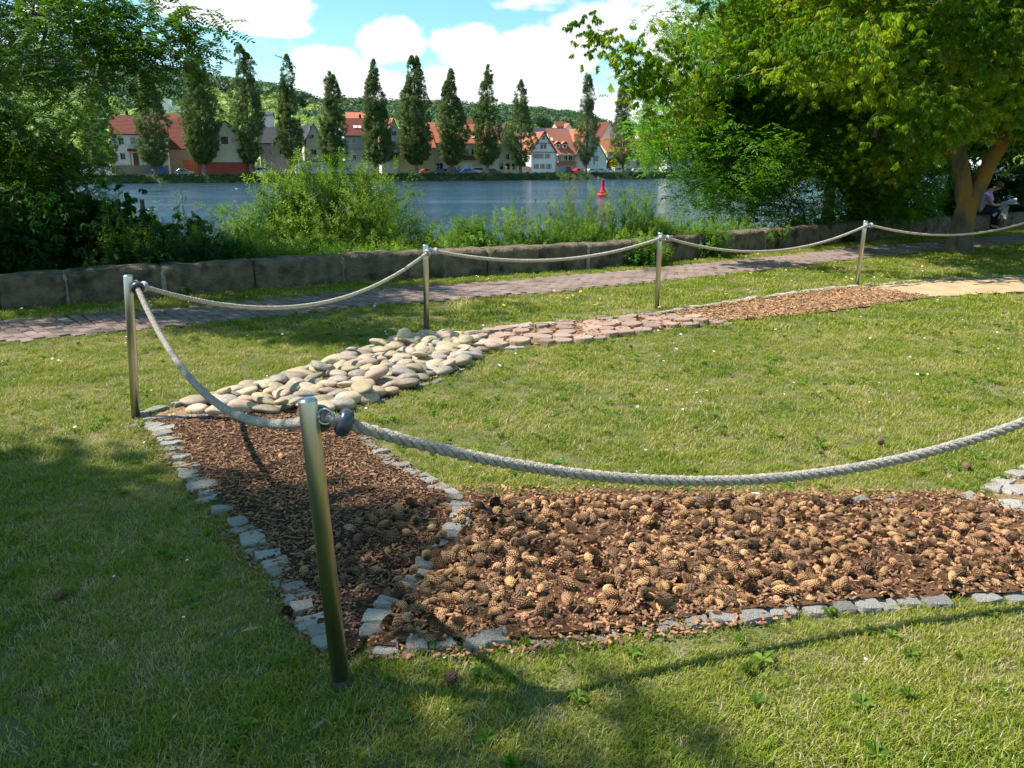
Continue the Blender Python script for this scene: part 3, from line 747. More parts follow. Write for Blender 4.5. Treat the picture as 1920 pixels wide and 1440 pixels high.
for i, (y, x, z) in enumerate(lit):
    sc_ = rnd.uniform(.55, .98) * (1 if x < 1.3 else .82); rot = (rnd.uniform(-.5, .5), rnd.uniform(-.6, .6), rnd.uniform(-3.14, 3.14))
    if i < 290 and abs(x / y) < .64:
        o = link('pine_cone', rnd.choices(cms, [4, 4, 3, 3, 2, 4])[0]); o.location = (x, y, z); o.rotation_euler = rot; o.scale = (sc_, sc_ * rnd.uniform(.8, 1.12), sc_ * rnd.uniform(.75, 1.05))
        tag(o, 'tan brown pine cone heaped among the others in the cone bed', 'pine cone', 'pine cones heaped in the cone bed')
    else: far.append((x, y, z, rot, sc_))
cpr = []
for k, me in enumerate(cms): cpr.append(bpy.data.objects.new(f'cone_shape_{k}', me))
tag(scatter('pine_cones', [f[:3] for f in far], [f[3] for f in far], [f[4] for f in far], cpr), 'mass of tan pine cones filling the rear and right of the cone bed', group='pine cones heaped in the cone bed')
for (px, py, me, lab) in [(540, 1160, cms[4], 'dark open pine cone in the grass left of the border stones'), (112, 1130, cms[4], 'lone reddish pine cone on the shaded lawn at far left'),
                          (805, 1212, cms[2], 'brown pine cone lying on a granite sett of the near border'), (528, 865, cms[0], 'single cone in the middle of the bark mulch'),
                          (1812, 884, cms[4], 'dark pine cone on the grass below the rope near the right edge'), (618, 1300, cms[4], 'blackish pine cone in the grass in front of the near border'),
                          (1650, 838, cms[4], 'small brown cone out on the sunny lawn'), (1342, 1165, cms[3], 'cone resting against the near border setts')]:
    g = gp(px, py) if lab[0:9] != 'blackish ' else gp(845, 1285)
    o = link('pine_cone', me); o.location = (g.x, g.y, .03); o.rotation_euler = (rnd.uniform(-.4, .4), rnd.uniform(-.4, .4), rnd.uniform(-3, 3)); o.scale = (.68,) * 3; tag(o, lab, 'pine cone')


# ------------------------------------------------------------------ grass
def tuft(name, k, nb, rad, h, w, m, lay=.5):
    q = MB(); r = random.Random(k)
    for i in range(nb):
        a = r.uniform(0, 6.28); d = rad * r.random() ** .5; x, y = d * math.cos(a), d * math.sin(a); b = r.uniform(0, 6.28); hh = h * r.uniform(.5, 1.15); ww = w * r.uniform(.7, 1.2)
        lx, ly = math.cos(b) * hh * r.uniform(.15, lay * 1.6), math.sin(b) * hh * r.uniform(.15, lay * 1.6); px, py = -math.sin(b) * ww / 2, math.cos(b) * ww / 2
        q.add([(x - px, y - py, 0), (x + px, y + py, 0), (x + lx * .4 - px * .85, y + ly * .4 - py * .85, hh * .55), (x + lx * .4 + px * .85, y + ly * .4 + py * .85, hh * .55), (x + lx, y + ly, hh * r.uniform(.75, 1))],
              [(0, 1, 3, 2), (2, 3, 4)])
    return proto(name, q, m)


tufts = [tuft(f'tuft_shape_{k}', k, 26, .05, .028, .0028, M['grass'], .9) for k in range(5)]
tufts.append(tuft('straw_tuft_shape', 77, 20, .05, .02, .0028, mat('dry straw', (.34, .28, .12), (.46, .38, .20), scale=3), 1.2))
tufts_far = [tuft(f'far_tuft_shape_{k}', k + 20, 28, .09, .034, .0062, M['grass'], .9) for k in range(4)]


def grass_pts(y0, y1, dens, seed, wedge=.72):
    r = np.random.default_rng(seed); A = (y1 - y0) * 2 * (wedge * y1 + 1); n = int(A * dens); X = r.uniform(-(wedge * y1 + 1), wedge * y1 + 1, n); Y = r.uniform(y0, y1, n)
    k = np.abs(X) < wedge * Y + 1
    for b in BEDS: k &= ~inside(b, X, Y)
    k &= ~inside(PATH, X, Y)
    w = np.array([(p.x, p.y) for p in wl]); yw = np.interp(X, w[:, 0], w[:, 1]); k &= Y < yw + .02
    bare = np.array([noise.fractal(Vector((x * 2.1, y * 2.1, 3)), 1, 2, 3) for x, y in zip(X, Y)]); k &= ~((bare < -.42) & (r.random(n) < .6))
    return X[k], Y[k]


def lay_grass(name, y0, y1, dens, protos, s0, s1, seed, label):
    X, Y = grass_pts(y0, y1, dens, seed); n = len(X)
    e_ = np.stack([rng.uniform(-.15, .15, n), rng.uniform(-.15, .15, n), rng.uniform(-3.14, 3.14, n)], 1)
    sc_ = rng.uniform(s0, s1, n) * np.array([1 + .35 * noise.noise(Vector((x * 1.3, y * 1.3, 7))) for x, y in zip(X, Y)])
    tag(scatter(name, np.column_stack([X, Y, np.full(n, .001)]), e_, sc_, protos, idx=np.where(rng.random(n) < .03, len(protos) - 1, rng.integers(0, len(protos) - (1 if protos is tufts else 0), n)) if protos is tufts else None), label); return n


ng_ = lay_grass('grass', 1.3, 4.2, 1750, tufts, .6, 1.02, 31, 'short lawn grass in the foreground')
ng_ += lay_grass('mid_grass', 4.2, 8, 620, tufts, .8, 1.25, 32, 'short lawn grass around the barefoot path')
ng_ += lay_grass('far_grass', 8, 24, 130, tufts_far, .8, 1.3, 33, 'lawn grass beside the brick path and wall')


# lawn weeds, clover, daisies, fallen leaves
def rosette(name, k, nl, l, w, m):
    q = MB(); r = random.Random(k)
    for i in range(nl):
        a = i * 2.4 + r.uniform(-.3, .3); ll = l * r.uniform(.6, 1.1); ww = w * r.uniform(.7, 1.1); c, s = math.cos(a), math.sin(a); z = r.uniform(.008, .03)
        q.add([(0, 0, .004), (c * ll * .5 - s * ww, s * ll * .5 + c * ww, z), (c * ll, s * ll, z * .8), (c * ll * .5 + s * ww, s * ll * .5 - c * ww, z)], [(0, 1, 2), (0, 2, 3)])
    return proto(name, q, m)


ros = [rosette('weed_rosette_shape_0', 1, 9, .05, .012, M['herb']), rosette('weed_rosette_shape_1', 2, 14, .03, .009, M['herb']), rosette('weed_rosette_shape_2', 3, 7, .08, .014, M['herb'])]
X, Y = grass_pts(1.3, 9, 26, 35); kk = np.array([noise.noise(Vector((x, y, 11))) > -.15 for x, y in zip(X, Y)]); X, Y = X[kk], Y[kk]; n = len(X)
tag(scatter('lawn_weeds', np.column_stack([X, Y, np.full(n, .012)]), np.stack([rng.uniform(-.2, .2, n), rng.uniform(-.2, .2, n), rng.uniform(-3, 3, n)], 1), rng.uniform(.3, .95, n), ros), 'broad leaved weeds and clover in the lawn')


def daisy(name, k, s):
    q = MB(); n = 8
    q.add([(0, 0, .0)] + [(s * math.cos(6.28 * j / n) * (1 if j % 2 else .8), s * math.sin(6.28 * j / n) * (1 if j % 2 else .8), .003) for j in range(n)], [(0, j + 1, (j + 1) % n + 1) for j in range(n)])
    return proto(name, q, M['white'])


dz = [daisy('daisy_shape_0', 0, .008), daisy('daisy_shape_1', 1, .011)]
X, Y = grass_pts(1.8, 13, 11, 36); kk = np.array([noise.noise(Vector((x * .8, y * .8, 21))) > -.05 and rnd.random() < .75 for x, y in zip(X, Y)]); X, Y = X[kk], Y[kk]; n = len(X)
tag(scatter('lawn_daisies', np.column_stack([X, Y, rng.uniform(.04, .055, n)]), np.stack([rng.uniform(-.4, .4, n), rng.uniform(-.4, .4, n), rng.uniform(-3, 3, n)], 1), rng.uniform(.5, 1.3, n) * np.where(Y > 6, 1.25, np.where(Y > 4.2, .8, .5)), dz), 'tiny white clover and daisy heads dotting the lawn')


def leafblade(name, l, w, m, curl=.3):
    q = MB(); q.add([(-l / 2, 0, 0), (-l * .1, -w / 2, l * curl * .3), (l / 2, 0, l * .1), (-l * .1, w / 2, l * curl * .25), (l * .1, 0, l * .05)], [(0, 1, 4), (1, 2, 4), (2, 3, 4), (3, 0, 4)]); return proto(name, q, m)


yl = [leafblade('yellow_leaf_shape', .06, .03, M['yellow'])]; bl = [leafblade('brown_leaf_shape', .022, .011, M['brown_leaf'])]
X, Y = grass_pts(8.5, 24, 3.2, 37); kk = (Y - .55 * X > 8.2) & (X > -1.5); X, Y = X[kk], Y[kk]; n = len(X)
tag(scatter('fallen_yellow_leaves', np.column_stack([X, Y, np.full(n, .045)]), eul(n, .5), rng.uniform(.6, 1.2, n), yl), 'small yellow leaves fallen on the grass verge by the wall')
X, Y = grass_pts(1.6, 4.5, 9, 38); n = len(X)
tag(scatter('fallen_brown_leaves', np.column_stack([X, Y, np.full(n, .034)]), eul(n, .5), rng.uniform(.5, 1.1, n), bl), 'dry brown leaf bits scattered in the foreground grass')
for px, py, s, m_, lab in [(510, 1198, .05, 'herb', 'green willow leaf fallen on the grass left of the near post'), (1055, 1252, .045, 'herb', 'round green leaf on the grass in front of the cone bed'),
                           (1418, 940, .06, 'white', 'white crumpled petal on the rear edge of the cone bed'), (600, 1380, .05, 'brown_leaf', 'pale dry leaf at the foot of the near post'), (472, 1200, .07, 'brown_leaf', 'curled pale bark strip lying on the grass left of the post')]:
    q = MB(); q.add([(-s / 2, 0, .002), (-s * .1, -s * .2, s * .15), (s / 2, 0, .006), (-s * .1, s * .2, s * .1), (0, 0, s * .04)], [(0, 1, 4), (1, 2, 4), (2, 3, 4), (3, 0, 4)])
    g = gp(px, py); o = q.build('fallen_leaf', M[m_]); o.location = (g.x, g.y, .036); o.rotation_euler = (0, 0, rnd.uniform(-1, 1)); tag(o, lab, 'leaf')


# ------------------------------------------------------------------ posts and ropes
POSTS = {'near': ((640, 1287), (576, 748), .027, 'nearest steel post, in front of the mulch bed', 'dark'), 'corner': ((255, 785), (240, 516), .027, 'steel post at the left corner of the pebble bed', 'dark'),
         'p3': ((800, 628), (798, 459), .027, 'steel post behind the far end of the river stones', 'light'), 'p4': ((1231, 580), (1238, 436), .027, 'steel post beside the round paving slices, fourth from left', 'light'),
         'p5': ((1606, 537), (1623, 414), .027, 'steel post at the far end of the pale wood chips', 'light')}
ring = {}
prof0 = None
for k, (b, t, r_, lab, kind) in POSTS.items():
    B = gp(*b); T = at(*t, B.y); ax = (T - B).normalized(); Lh = (T - B).length
    o = thing('rope_post', 'brushed ' + lab, 'post', B, group='steel posts of the rope barrier'); q = ax.to_track_quat('Z', 'Y').to_matrix().to_4x4()
    MB().lathe([(r_, -.05), (r_, Lh - .006), (r_ * .97, Lh - .003)], 32, q).build('tube', M['steel'], o, True)
    MB().lathe([(r_ * .965, Lh - .0035), (r_ * .9, Lh), (r_ * .5, Lh + .0035), (.001, Lh + .0045)], 32, q).build('cap', M['steel_top'], o, True)
    MB().lathe([(r_ + .0012, -.04), (r_ + .0012, .03)], 24, q).build('soiled_foot', M['steel_dirt'], o)
    ez = Lh - (.052 if kind == 'dark' else .05)
    if k == 'corner': ez = Lh - .055
    c = ax * ez + Vector((r_ + .018, 0, 0)); v_, f_ = torus(.022, .0045, Matrix.Translation(c) @ Matrix.Rotation(R(90), 4, 'X'), 20, 8)
    MB().add(v_, f_).build('eye_ring', M['steel'], o, True)
    MB().tube([ax * ez + Vector((r_ - .004, 0, 0)), ax * ez + Vector((r_ + .004, 0, 0))], .009, 12).build('eye_stud', M['steel'], o, True)
    ring[k] = B + c
ring['right'] = Vector((2.42, 3.0, .87)); ring['p6'] = Vector((8.1, 12.9, .83))


def rope(a, b, sag, label, m, dark, rad=.0155, pitch=.105, end_a=True, end_b=True, seg=.012, na=8):
    a = ring[a].copy() if isinstance(a, str) else a; b = ring[b].copy() if isinstance(b, str) else b
    D = (b - a); Ln = D.length; d0 = D.normalized()
    f = lambda t: a + D * t - Vector((0, 0, 4 * sag * t * (1 - t)))
    m0 = .012 / Ln; n = int(Ln * 1.1 / seg); P_ = [f(m0 + (1 - 2 * m0) * i / n) for i in range(n + 1)]
    o = thing('barrier_rope', label, 'rope', a, group='ropes of the barrier'); ph = 0; s = 0; strands = [[], [], []]
    for i, p in enumerate(P_):
        t = (P_[min(i + 1, n)] - P_[max(i - 1, 0)]).normalized(); u = t.cross(Vector((0, 0, 1))).normalized(); w = u.cross(t)
        if i: s += (p - P_[i - 1]).length
        for k in range(3):
            an = 2 * math.pi * (k / 3 - s / pitch); wob = 1 + .05 * math.sin(s * 40 + k); strands[k].append(p - a + (u * math.cos(an) + w * math.sin(an)) * rad * .56 * wob)
    for k in range(3): MB().tube(strands[k], rad * .52, na).build('strand', m, o, True)
    for e_, on in ((0, end_a), (1, end_b)):
        if not on: continue
        t_ = .052 / Ln if e_ == 0 else 1 - .052 / Ln
        c = f(t_) - a; tg = (f(min(t_ + .01, 1)) - f(max(t_ - .01, 0))).normalized(); T = Matrix.Translation(c) @ tg.to_track_quat('Z', 'Y').to_matrix().to_4x4()
        v_, f_ = torus(.0285, .0125, T, 28, 12, 1.6) if dark else torus(.0235, .0115, T, 28, 12, 1.4); MB().add(v_, f_).build('collar', M['plastic'] if dark else M['plastic_grey'], o, True)
        # short splice wrapped through the eye
        pts = [c, c * .55 + Vector((0, 0, .004)) if e_ == 0 else f(1 - .025 / Ln) - a]
        e2 = f(0 if e_ == 0 else 1) - a
        MB().tube([c, e2 + (c - e2) * .4, e2], [rad * .95, rad * .9, rad * .7], 10).build('splice', m, o, True)
    # stray fibres
    q = MB(); r = random.Random(int(Ln * 100))
    for i in range(int(Ln * 150)):
        t = r.random(); p = f(t) - a; an = r.uniform(0, 6.28); dd = Vector((math.cos(an), math.sin(an) * .5, math.sin(an))).normalized(); s0 = p + dd * rad * .9; s1 = s0 + dd * r.uniform(.002, .007) + d0 * r.uniform(-.008, .008)
        wv = d0 * .0006; q.add([s0 - wv, s0 + wv, s1], [(0, 1, 2)])
    tag(q.build('fibres', m, o), kind='stuff')
    return o


rope('corner', 'near', .30, 'grey twisted rope sagging from the corner post towards the nearest post', M['rope'], True, seg=.008, rad=.0165, pitch=.06)
rope('near', 'right', .325, 'thick grey rope in the foreground crossing in front of the lawn', M['rope'], True, seg=.007, rad=.0175, pitch=.098, na=10)
rope('corner', 'p3', .315, 'pale rope from the corner post to the post behind the river stones', M['rope_pale'], False, rad=.0155, pitch=.07)
rope('p3', 'p4', .17, 'pale frayed rope hanging in front of the wall centre', M['rope_pale'], False, rad=.0165, pitch=.07)
rope('p4', 'p5', .25, 'pale rope hanging over the brick path right of centre', M['rope_pale'], False, rad=.0165, pitch=.07, seg=.016, na=6)
rope('p5', 'p6', .2, 'pale rope passing in front of the big tree trunk', M['rope_pale'], False, rad=.0165, pitch=.07, seg=.016, na=6)
o = thing('rope_post', 'steel post just outside the right edge holding the foreground rope', 'post', (2.44, 3.0, 0), group='steel posts of the rope barrier')
MB().lathe([(.03, 0), (.03, .93), (.027, .935)], 24).build('tube', M['steel'], o, True)
o = thing('rope_post', 'steel post beyond the right edge holding the farthest rope', 'post', (8.15, 12.9, 0), group='steel posts of the rope barrier')
MB().lathe([(.027, 0), (.027, .88), (.024, .885)], 24).build('tube', M['steel'], o, True)


# ------------------------------------------------------------------ leaf sprigs
def leaf_faces(q, base, d, side, l, w, fold=.0):
    """pointed leaf from base along d"""
    nrm = d.cross(side).normalized(); a = base; b = base + d * l * .42 + side * w / 2 + nrm * fold; c = base + d * l - nrm * fold * .5; e = base + d * l * .42 - side * w / 2 + nrm * fold
    q.add([a, b, c, e], [(0, 1, 2), (0, 2, 3)])


def oval(q, base, d, side, l, w):
    b1 = base + d * l * .25 + side * w / 2; b2 = base + d * l * .8 + side * w * .42; c = base + d * l; e2 = base + d * l * .8 - side * w * .42; e1 = base + d * l * .25 - side * w / 2
    q.add([base, b1, b2, c, e2, e1], [(0, 1, 2, 3), (0, 3, 4, 5)])


def pinnate(name, k, pairs, l, ll, lw, m, droop=.5, shape=oval):
    q = MB(); r = random.Random(k)
    pt = lambda t: Vector((t * l, 0, .02 - droop * l * t * t))
    for i in range(pairs + 1):
        t = .15 + .8 * i / pairs; p = pt(t); tg = (pt(t + .05) - pt(t - .05)).normalized(); sd = Vector((0, 1, 0))
        for s in ((1, -1) if i < pairs else (0,)):
            d = (tg * (.35 if s else 1) + sd * s * .95 + Vector((0, 0, r.uniform(-.35, .15)))).normalized(); si = d.cross(Vector((r.uniform(-.3, .3), r.uniform(-.3, .3), 1))).normalized()
            shape(q, p, d, si, ll * r.uniform(.8, 1.1), lw)
    q.tube([pt(0), pt(.5), pt(1)], .0018, 3, False)
    return proto(name, q, m)


def droopy(name, k, m, l=.092, w=.030, n=9, stem=.14):
    """box elder: opposite compound leaves hanging from a twig"""
    q = MB(); r = random.Random(k)
    for i in range(n):
        t = (i + .5) / n; p = Vector((t * stem, 0, -.1 * t * stem)); a = r.uniform(-1.2, 1.2) + (math.pi if i % 2 else 0) * 1; out = Vector((math.cos(a) * .4 + .3, math.sin(a + 1.57 * (1 if i % 2 else -1)), -.3)).normalized() * .035
        b = p + out
        for j in range(3):
            d = (out.normalized() * .45 + Vector((r.uniform(-.5, .5), r.uniform(-.5, .5), -r.uniform(.25, 1.0)))).normalized(); si = d.cross(Vector((r.uniform(-1, 1), r.uniform(-1, 1), .4))).normalized()
            leaf_faces(q, b, d, si, l * r.uniform(.7, 1.15), w * r.uniform(.8, 1.1), .004)
    q.tube([(0, 0, 0), (stem, 0, -.1 * stem)], .002, 3, False)
    return proto(name, q, m)


def twig(name, k, m, stem=.35, n=26, l=.07, w=.013, up=.5, shape=leaf_faces):
    q = MB(); r = random.Random(k)
    for i in range(n):
        t = .08 + .92 * i / n; p = Vector((0, 0, t * stem)) + Vector((.04 * t * t, .02 * math.sin(t * 5), 0)); a = i * 2.4 + r.uniform(-.4, .4); d = Vector((math.cos(a), math.sin(a), up + r.uniform(-.3, .3))).normalized()
        si = d.cross(Vector((r.uniform(-.4, .4), r.uniform(-.4, .4), 1))).normalized(); shape(q, p, d, si, l * r.uniform(.7, 1.1) * (1.1 - .4 * t), w)
    q.tube([(0, 0, 0), (.04, .0, stem)], .0022, 3, False)
    return proto(name, q, m)


def clump(name, k, m, n, rad, s):
    q = MB(); r = random.Random(k)
    for i in range(n):
        d = Vector((r.gauss(0, 1), r.gauss(0, 1), r.gauss(0, 1))).normalized() * rad * r.random() ** .4; a = Vector((r.gauss(0, 1), r.gauss(0, 1), r.gauss(0, 1))).normalized(); b = a.cross(Vector((r.gauss(0, 1), r.gauss(0, 1), r.gauss(0, 1)))).normalized(); z = s * r.uniform(.6, 1.3)
        q.add([d - a * z, d + b * z * .7, d + a * z, d - b * z * .7], [(0, 1, 2, 3)])
    return proto(name, q, m)


sp_rob = [pinnate(f'robinia_leaf_shape_{k}', k, 7, .24, .042, .019, M['robinia'], .25) for k in range(4)]
sp_ash = [pinnate(f'ash_leaf_shape_{k}', k + 5, 4, .24, .09, .03, M['ash'], .35, leaf_faces) for k in range(4)]
sp_maple = [droopy(f'maple_leaf_shape_{k}', k, M['maple']) for k in range(5)]
sp_dark = [droopy(f'dark_leaf_shape_{k}', k, M['darkleaf'], .10, .05, 6) for k in range(3)]
sp_willow = [twig(f'willow_twig_shape_{k}', k, M['willow'], stem=.34, n=20, l=.1, w=.021, up=.35) for k in range(4)]
sp_weed = [twig('weed_twig_shape_0', 9, M['weed'], .4, 20, .11, .05, .1), twig('weed_twig_shape_1', 10, M['weed'], .3, 20, .06, .03, .3), twig('weed_twig_shape_2', 11, M['weed'], .5, 20, .10, .02, .4)]
sp_dweed = [twig('shade_twig_shape_0', 9, M['darkleaf'], .4, 20, .10, .05, .1), twig('shade_twig_shape_1', 12, M['darkleaf'], .3, 18, .08, .04, .3)]
sp_pop = [clump(f'poplar_clump_shape_{k}', k, M['poplar'], 60, .55, .125) for k in range(3)]
sp_popp = [clump(f'pale_poplar_clump_shape_{k}', k, M['poplar_pale'], 54, .55, .10) for k in range(3)]
sp_shade = [clump(f'shade_crown_shape_{k}', k, M['ash'], 30, .38, .07) for k in range(3)]


# ------------------------------------------------------------------ trees
def grow(trunks, targets, droop=.15, step=.3, seed=1):
    """trunks: list of polylines (each joined to node 0 of the first or free). returns nodes, parent, chains"""
    r = np.random.default_rng(seed); nodes = []; par = []
    for tr in trunks:
        pts = [Vector(p) for p in tr[0]]; prev = tr[1]
        for i in range(len(pts)):
            if i > 0 or prev < 0: nodes.append(pts[i]); par.append(prev); prev = len(nodes) - 1
    nt0 = len(nodes); chains = []; arr = np.array([tuple(p) for p in nodes])
    base = arr[0]; o = np.argsort([np.linalg.norm(np.array(t) - np.array([base[0], base[1], t[2] * .5])) for t in targets])
    for ti in o:
        t = np.array(targets[ti]); dv = arr - t; dist = np.linalg.norm(dv, axis=1) + np.maximum(0, arr[:, 2] - t[2]) * .6; dist[0:3] += 3
        j = int(np.argmin(dist)); a = Vector(arr[j]); b = Vector(t); L_ = (b - a).length; n = max(2, int(L_ / step)); new = []; prev = j; chain = [j]
        mid = (a + b) / 2 + Vector((r.uniform(-1, 1), r.uniform(-1, 1), r.uniform(.2, 1))) * L_ * .13
        for i in range(1, n + 1):
            s = i / n; p = a * (1 - s) ** 2 + mid * 2 * s * (1 - s) + b * s * s; p.z -= droop * L_ * s * s * .3; nodes.append(p); par.append(prev); prev = len(nodes) - 1; chain.append(prev); new.append(tuple(p))
        arr = np.concatenate([arr, np.array(new)]); chains.append(chain)
    return nodes, par, chains, nt0


def radii(nodes, par, tip=.008, ex=.47):
    n = len(nodes); cnt = np.zeros(n); has = np.zeros(n, bool)
    for i in range(n):
        if par[i] >= 0: has[par[i]] = True
    for i in range(n - 1, -1, -1):
        if not has[i]: cnt[i] = 1
        if par[i] >= 0: cnt[par[i]] += cnt[i]
    return tip * cnt ** ex


def tree(name, label, loc, trunks, trunk_r, targets, sprigs, per, spread, bark, leaf_s=(.8, 1.2), tilt=.6, droop=.15, seed=1, back=3, group=None, tip=.006, cat='tree', hang=False, flat=.7, lname='leaves', tnames=('trunk', 'branches')):
    o = thing(name, label, cat, loc, group=group); L0 = Vector(loc); nodes, par, chains, nt0 = grow(trunks, targets, droop, seed=seed); rad = radii(nodes, par, tip)
    q = MB()
    for tr, rr in zip(trunks, trunk_r):
        pts = [Vector(p) for p in tr[0]]; fine = []; fr = []
        for i in range(len(pts) - 1):
            for k in range(5):
                t = k / 5; p = pts[i].lerp(pts[i + 1], t); p += Vector((noise.noise(p * 1.3), noise.noise(p * 1.3 + Vector((5, 0, 0))), 0)) * .03; fine.append(p - L0); fr.append((rr[i] * (1 - t) + rr[i + 1] * t) * (1 + .08 * noise.noise(p * 3)))
        fine.append(pts[-1] - L0); fr.append(rr[-1]); q.tube(fine, fr, 24)
    to = q.build(tnames[0], bark, o, True)
    if rad[0] > .12:
        for v in to.data.vertices: c = v.co + L0; v.co += v.normal * (.022 * noise.fractal(Vector((c.x * 7, c.y * 7, c.z * 1.6)), .8, 2, 4))
    q = MB()
    for ch in chains:
        rs = [rad[ch[1]] * 1.1] + [rad[c] for c in ch[1:]]; q.tube([nodes[c] - L0 for c in ch], rs, 6 if rs[0] > .02 else 4, False)
    tag(q.build(tnames[1], bark, o, True), kind='stuff')
    r = np.random.default_rng(seed + 50); pos = []
    for ch in chains:
        tail = ch[-back:]
        for _ in range(per):
            c = nodes[tail[int(r.integers(0, len(tail)))]]; pos.append(np.array(c - L0) + r.normal(0, 1, 3) * np.array([spread, spread, spread * flat]))
    pos = np.array(pos); n = len(pos)
    rot = np.stack([r.uniform(-tilt, tilt, n), r.uniform(-tilt, tilt, n) + (.25 if hang else 0), r.uniform(-3.14, 3.14, n)], 1)
    lo = scatter(lname, pos, rot, r.uniform(*leaf_s, n), sprigs, o); return o


def ell_targets(c, rad, n, seed, zmin=-9, shell=.45, keep=None):
    r = np.random.default_rng(seed); out = []
    while len(out) < n:
        d = r.normal(0, 1, 3); d /= np.linalg.norm(d); q = d * (shell + (1 - shell) * r.random()) ; p = np.array(c) + q * np.array(rad)
        if p[2] < zmin: continue
        if noise.noise(Vector(p) * .55 + Vector((seed, 0, 0))) < -.22: continue
        if keep and not keep(p): continue
        out.append(tuple(p))
    return out


# big box elder on the lawn
b = gp(1795, 474)
fork = Vector((b.x + .08, b.y, .95))
tg = ell_targets((9.1, 15.3, 5.6), (6.5, 4.3, 3.7), 560, 3, zmin=2.15)
tg += [tuple(at(x, y, Y_)) for x, y, Y_ in [(1120, 52, 13.6), (1160, 75, 13.8), (1190, 110, 14), (1225, 160, 14), (1210, 130, 13.5), (1250, 60, 13.6), (1300, 120, 13.4), (1340, 90, 13), (1260, 190, 14),
                                             (1500, 100, 12.2), (1540, 120, 12), (1580, 90, 12.2), (1620, 110, 12.2), (1480, 120, 12.4), (1560, 60, 12.3), (1650, 60, 12.4), (1700, 200, 12.8), (1740, 215, 12.9), (1720, 250, 13), (1690, 180, 12.8), (1765, 240, 13.2),
                                             (1780, 190, 13.5), (1860, 120, 13), (1900, 170, 13), (1820, 210, 14), (1890, 240, 16), (1640, 250, 16), (1680, 300, 17), (1600, 290, 17), (1860, 290, 18), (1915, 250, 17), (1700, 330, 17.5)]]
tree('box_elder', 'large box elder with yellow green leaves and a forked ochre trunk on the lawn', (b.x, b.y, 0),
     [([b + Vector((0, 0, -.1)), b + Vector((0, 0, .08)), b + Vector((.01, 0, .3)), b + Vector((.03, 0, .6)), fork, fork + Vector((0, 0, .14))], -1), ([fork + Vector((-.02, 0, -.3)), fork + Vector((-.1, .02, .15)), fork + Vector((-.28, .05, .85)), fork + Vector((-.5, .1, 1.9)), fork + Vector((-.9, 0, 3.4)), fork + Vector((-1.2, -.3, 5))], 3),
      ([fork + Vector((.03, 0, -.3)), fork + Vector((.1, .02, .15)), fork + Vector((.38, .1, .8)), fork + Vector((.85, .1, 1.6)), fork + Vector((1.5, 0, 2.7)), fork + Vector((2.2, -.2, 4.4))], 3)],
     [[.33, .26, .215, .195, .19, .10], [.125, .155, .135, .12, .10, .06], [.125, .15, .13, .115, .095, .06]], tg, sp_maple, 42, .27, M['bark_y'], (.8, 1.25), .5, .2, 4, 3, tip=.007, hang=True)
# ash behind the wall
b = Vector((7.9, 19.4, -.3))
tg = ell_targets((6.9, 20.2, 3.2), (4.15, 2.9, 3.8), 540, 8, zmin=-.1)
tg += ell_targets((4.75, 18.7, 2.7), (1.55, 1.2, 2.2), 130, 9, zmin=.1, shell=.2)
tg += [tuple(at(x, y, Y_)) for x, y, Y_ in [(1205, 235, 17.5), (1215, 262, 17.3), (1235, 290, 17.3), (1250, 240, 17.5), (1260, 320, 17.5), (1300, 350, 17.5), (1340, 330, 17.2), (1390, 340, 17), (1245, 200, 17.5), (1280, 370, 17.6),
                                             (1320, 390, 18), (1370, 380, 18), (1440, 330, 17.5), (1420, 280, 17), (1480, 260, 17), (1350, 240, 17), (1520, 300, 17), (1210, 215, 17.3)]]
tree('ash_tree', 'ash tree with twin dark trunks behind the wall, branches drooping to the water', b,
     [([b, b + Vector((.1, 0, .8)), b + Vector((0, 0, 2.2)), b + Vector((-.2, 0, 4)), b + Vector((-.2, 0, 6.5))], -1), ([b + Vector((.0, 0, .1)), b + Vector((.45, 0, 1.0)), b + Vector((.85, 0, 2.4)), b + Vector((1.3, 0, 4)), b + Vector((1.7, 0, 6))], 0)],
     [[.34, .27, .21, .16, .07], [.28, .22, .18, .14, .06]], tg, sp_ash, 46, .27, M['bark'], (.8, 1.2), .6, .3, 9, 3, tip=.007)
# dark trees further right behind the wall
b = Vector((13.2, 25.5, -.6))
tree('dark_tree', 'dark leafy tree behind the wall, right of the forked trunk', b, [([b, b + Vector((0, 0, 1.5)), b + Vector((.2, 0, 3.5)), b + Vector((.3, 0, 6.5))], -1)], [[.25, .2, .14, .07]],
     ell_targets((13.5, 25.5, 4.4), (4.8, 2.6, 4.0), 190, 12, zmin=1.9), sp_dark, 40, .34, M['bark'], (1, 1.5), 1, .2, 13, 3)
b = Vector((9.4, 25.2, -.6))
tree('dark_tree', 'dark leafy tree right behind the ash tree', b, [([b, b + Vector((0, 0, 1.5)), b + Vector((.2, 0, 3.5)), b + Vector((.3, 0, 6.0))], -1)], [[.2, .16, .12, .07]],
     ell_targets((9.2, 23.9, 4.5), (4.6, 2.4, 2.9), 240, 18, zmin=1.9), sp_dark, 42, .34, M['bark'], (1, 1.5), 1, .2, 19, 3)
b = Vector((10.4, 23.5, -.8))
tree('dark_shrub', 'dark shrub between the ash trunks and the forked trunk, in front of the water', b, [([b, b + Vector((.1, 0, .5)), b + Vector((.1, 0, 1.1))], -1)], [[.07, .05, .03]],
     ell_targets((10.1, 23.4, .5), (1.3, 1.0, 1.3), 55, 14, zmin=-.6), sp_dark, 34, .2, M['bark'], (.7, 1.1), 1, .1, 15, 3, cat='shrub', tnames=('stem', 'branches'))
b = Vector((13.6, 24.6, -.8))
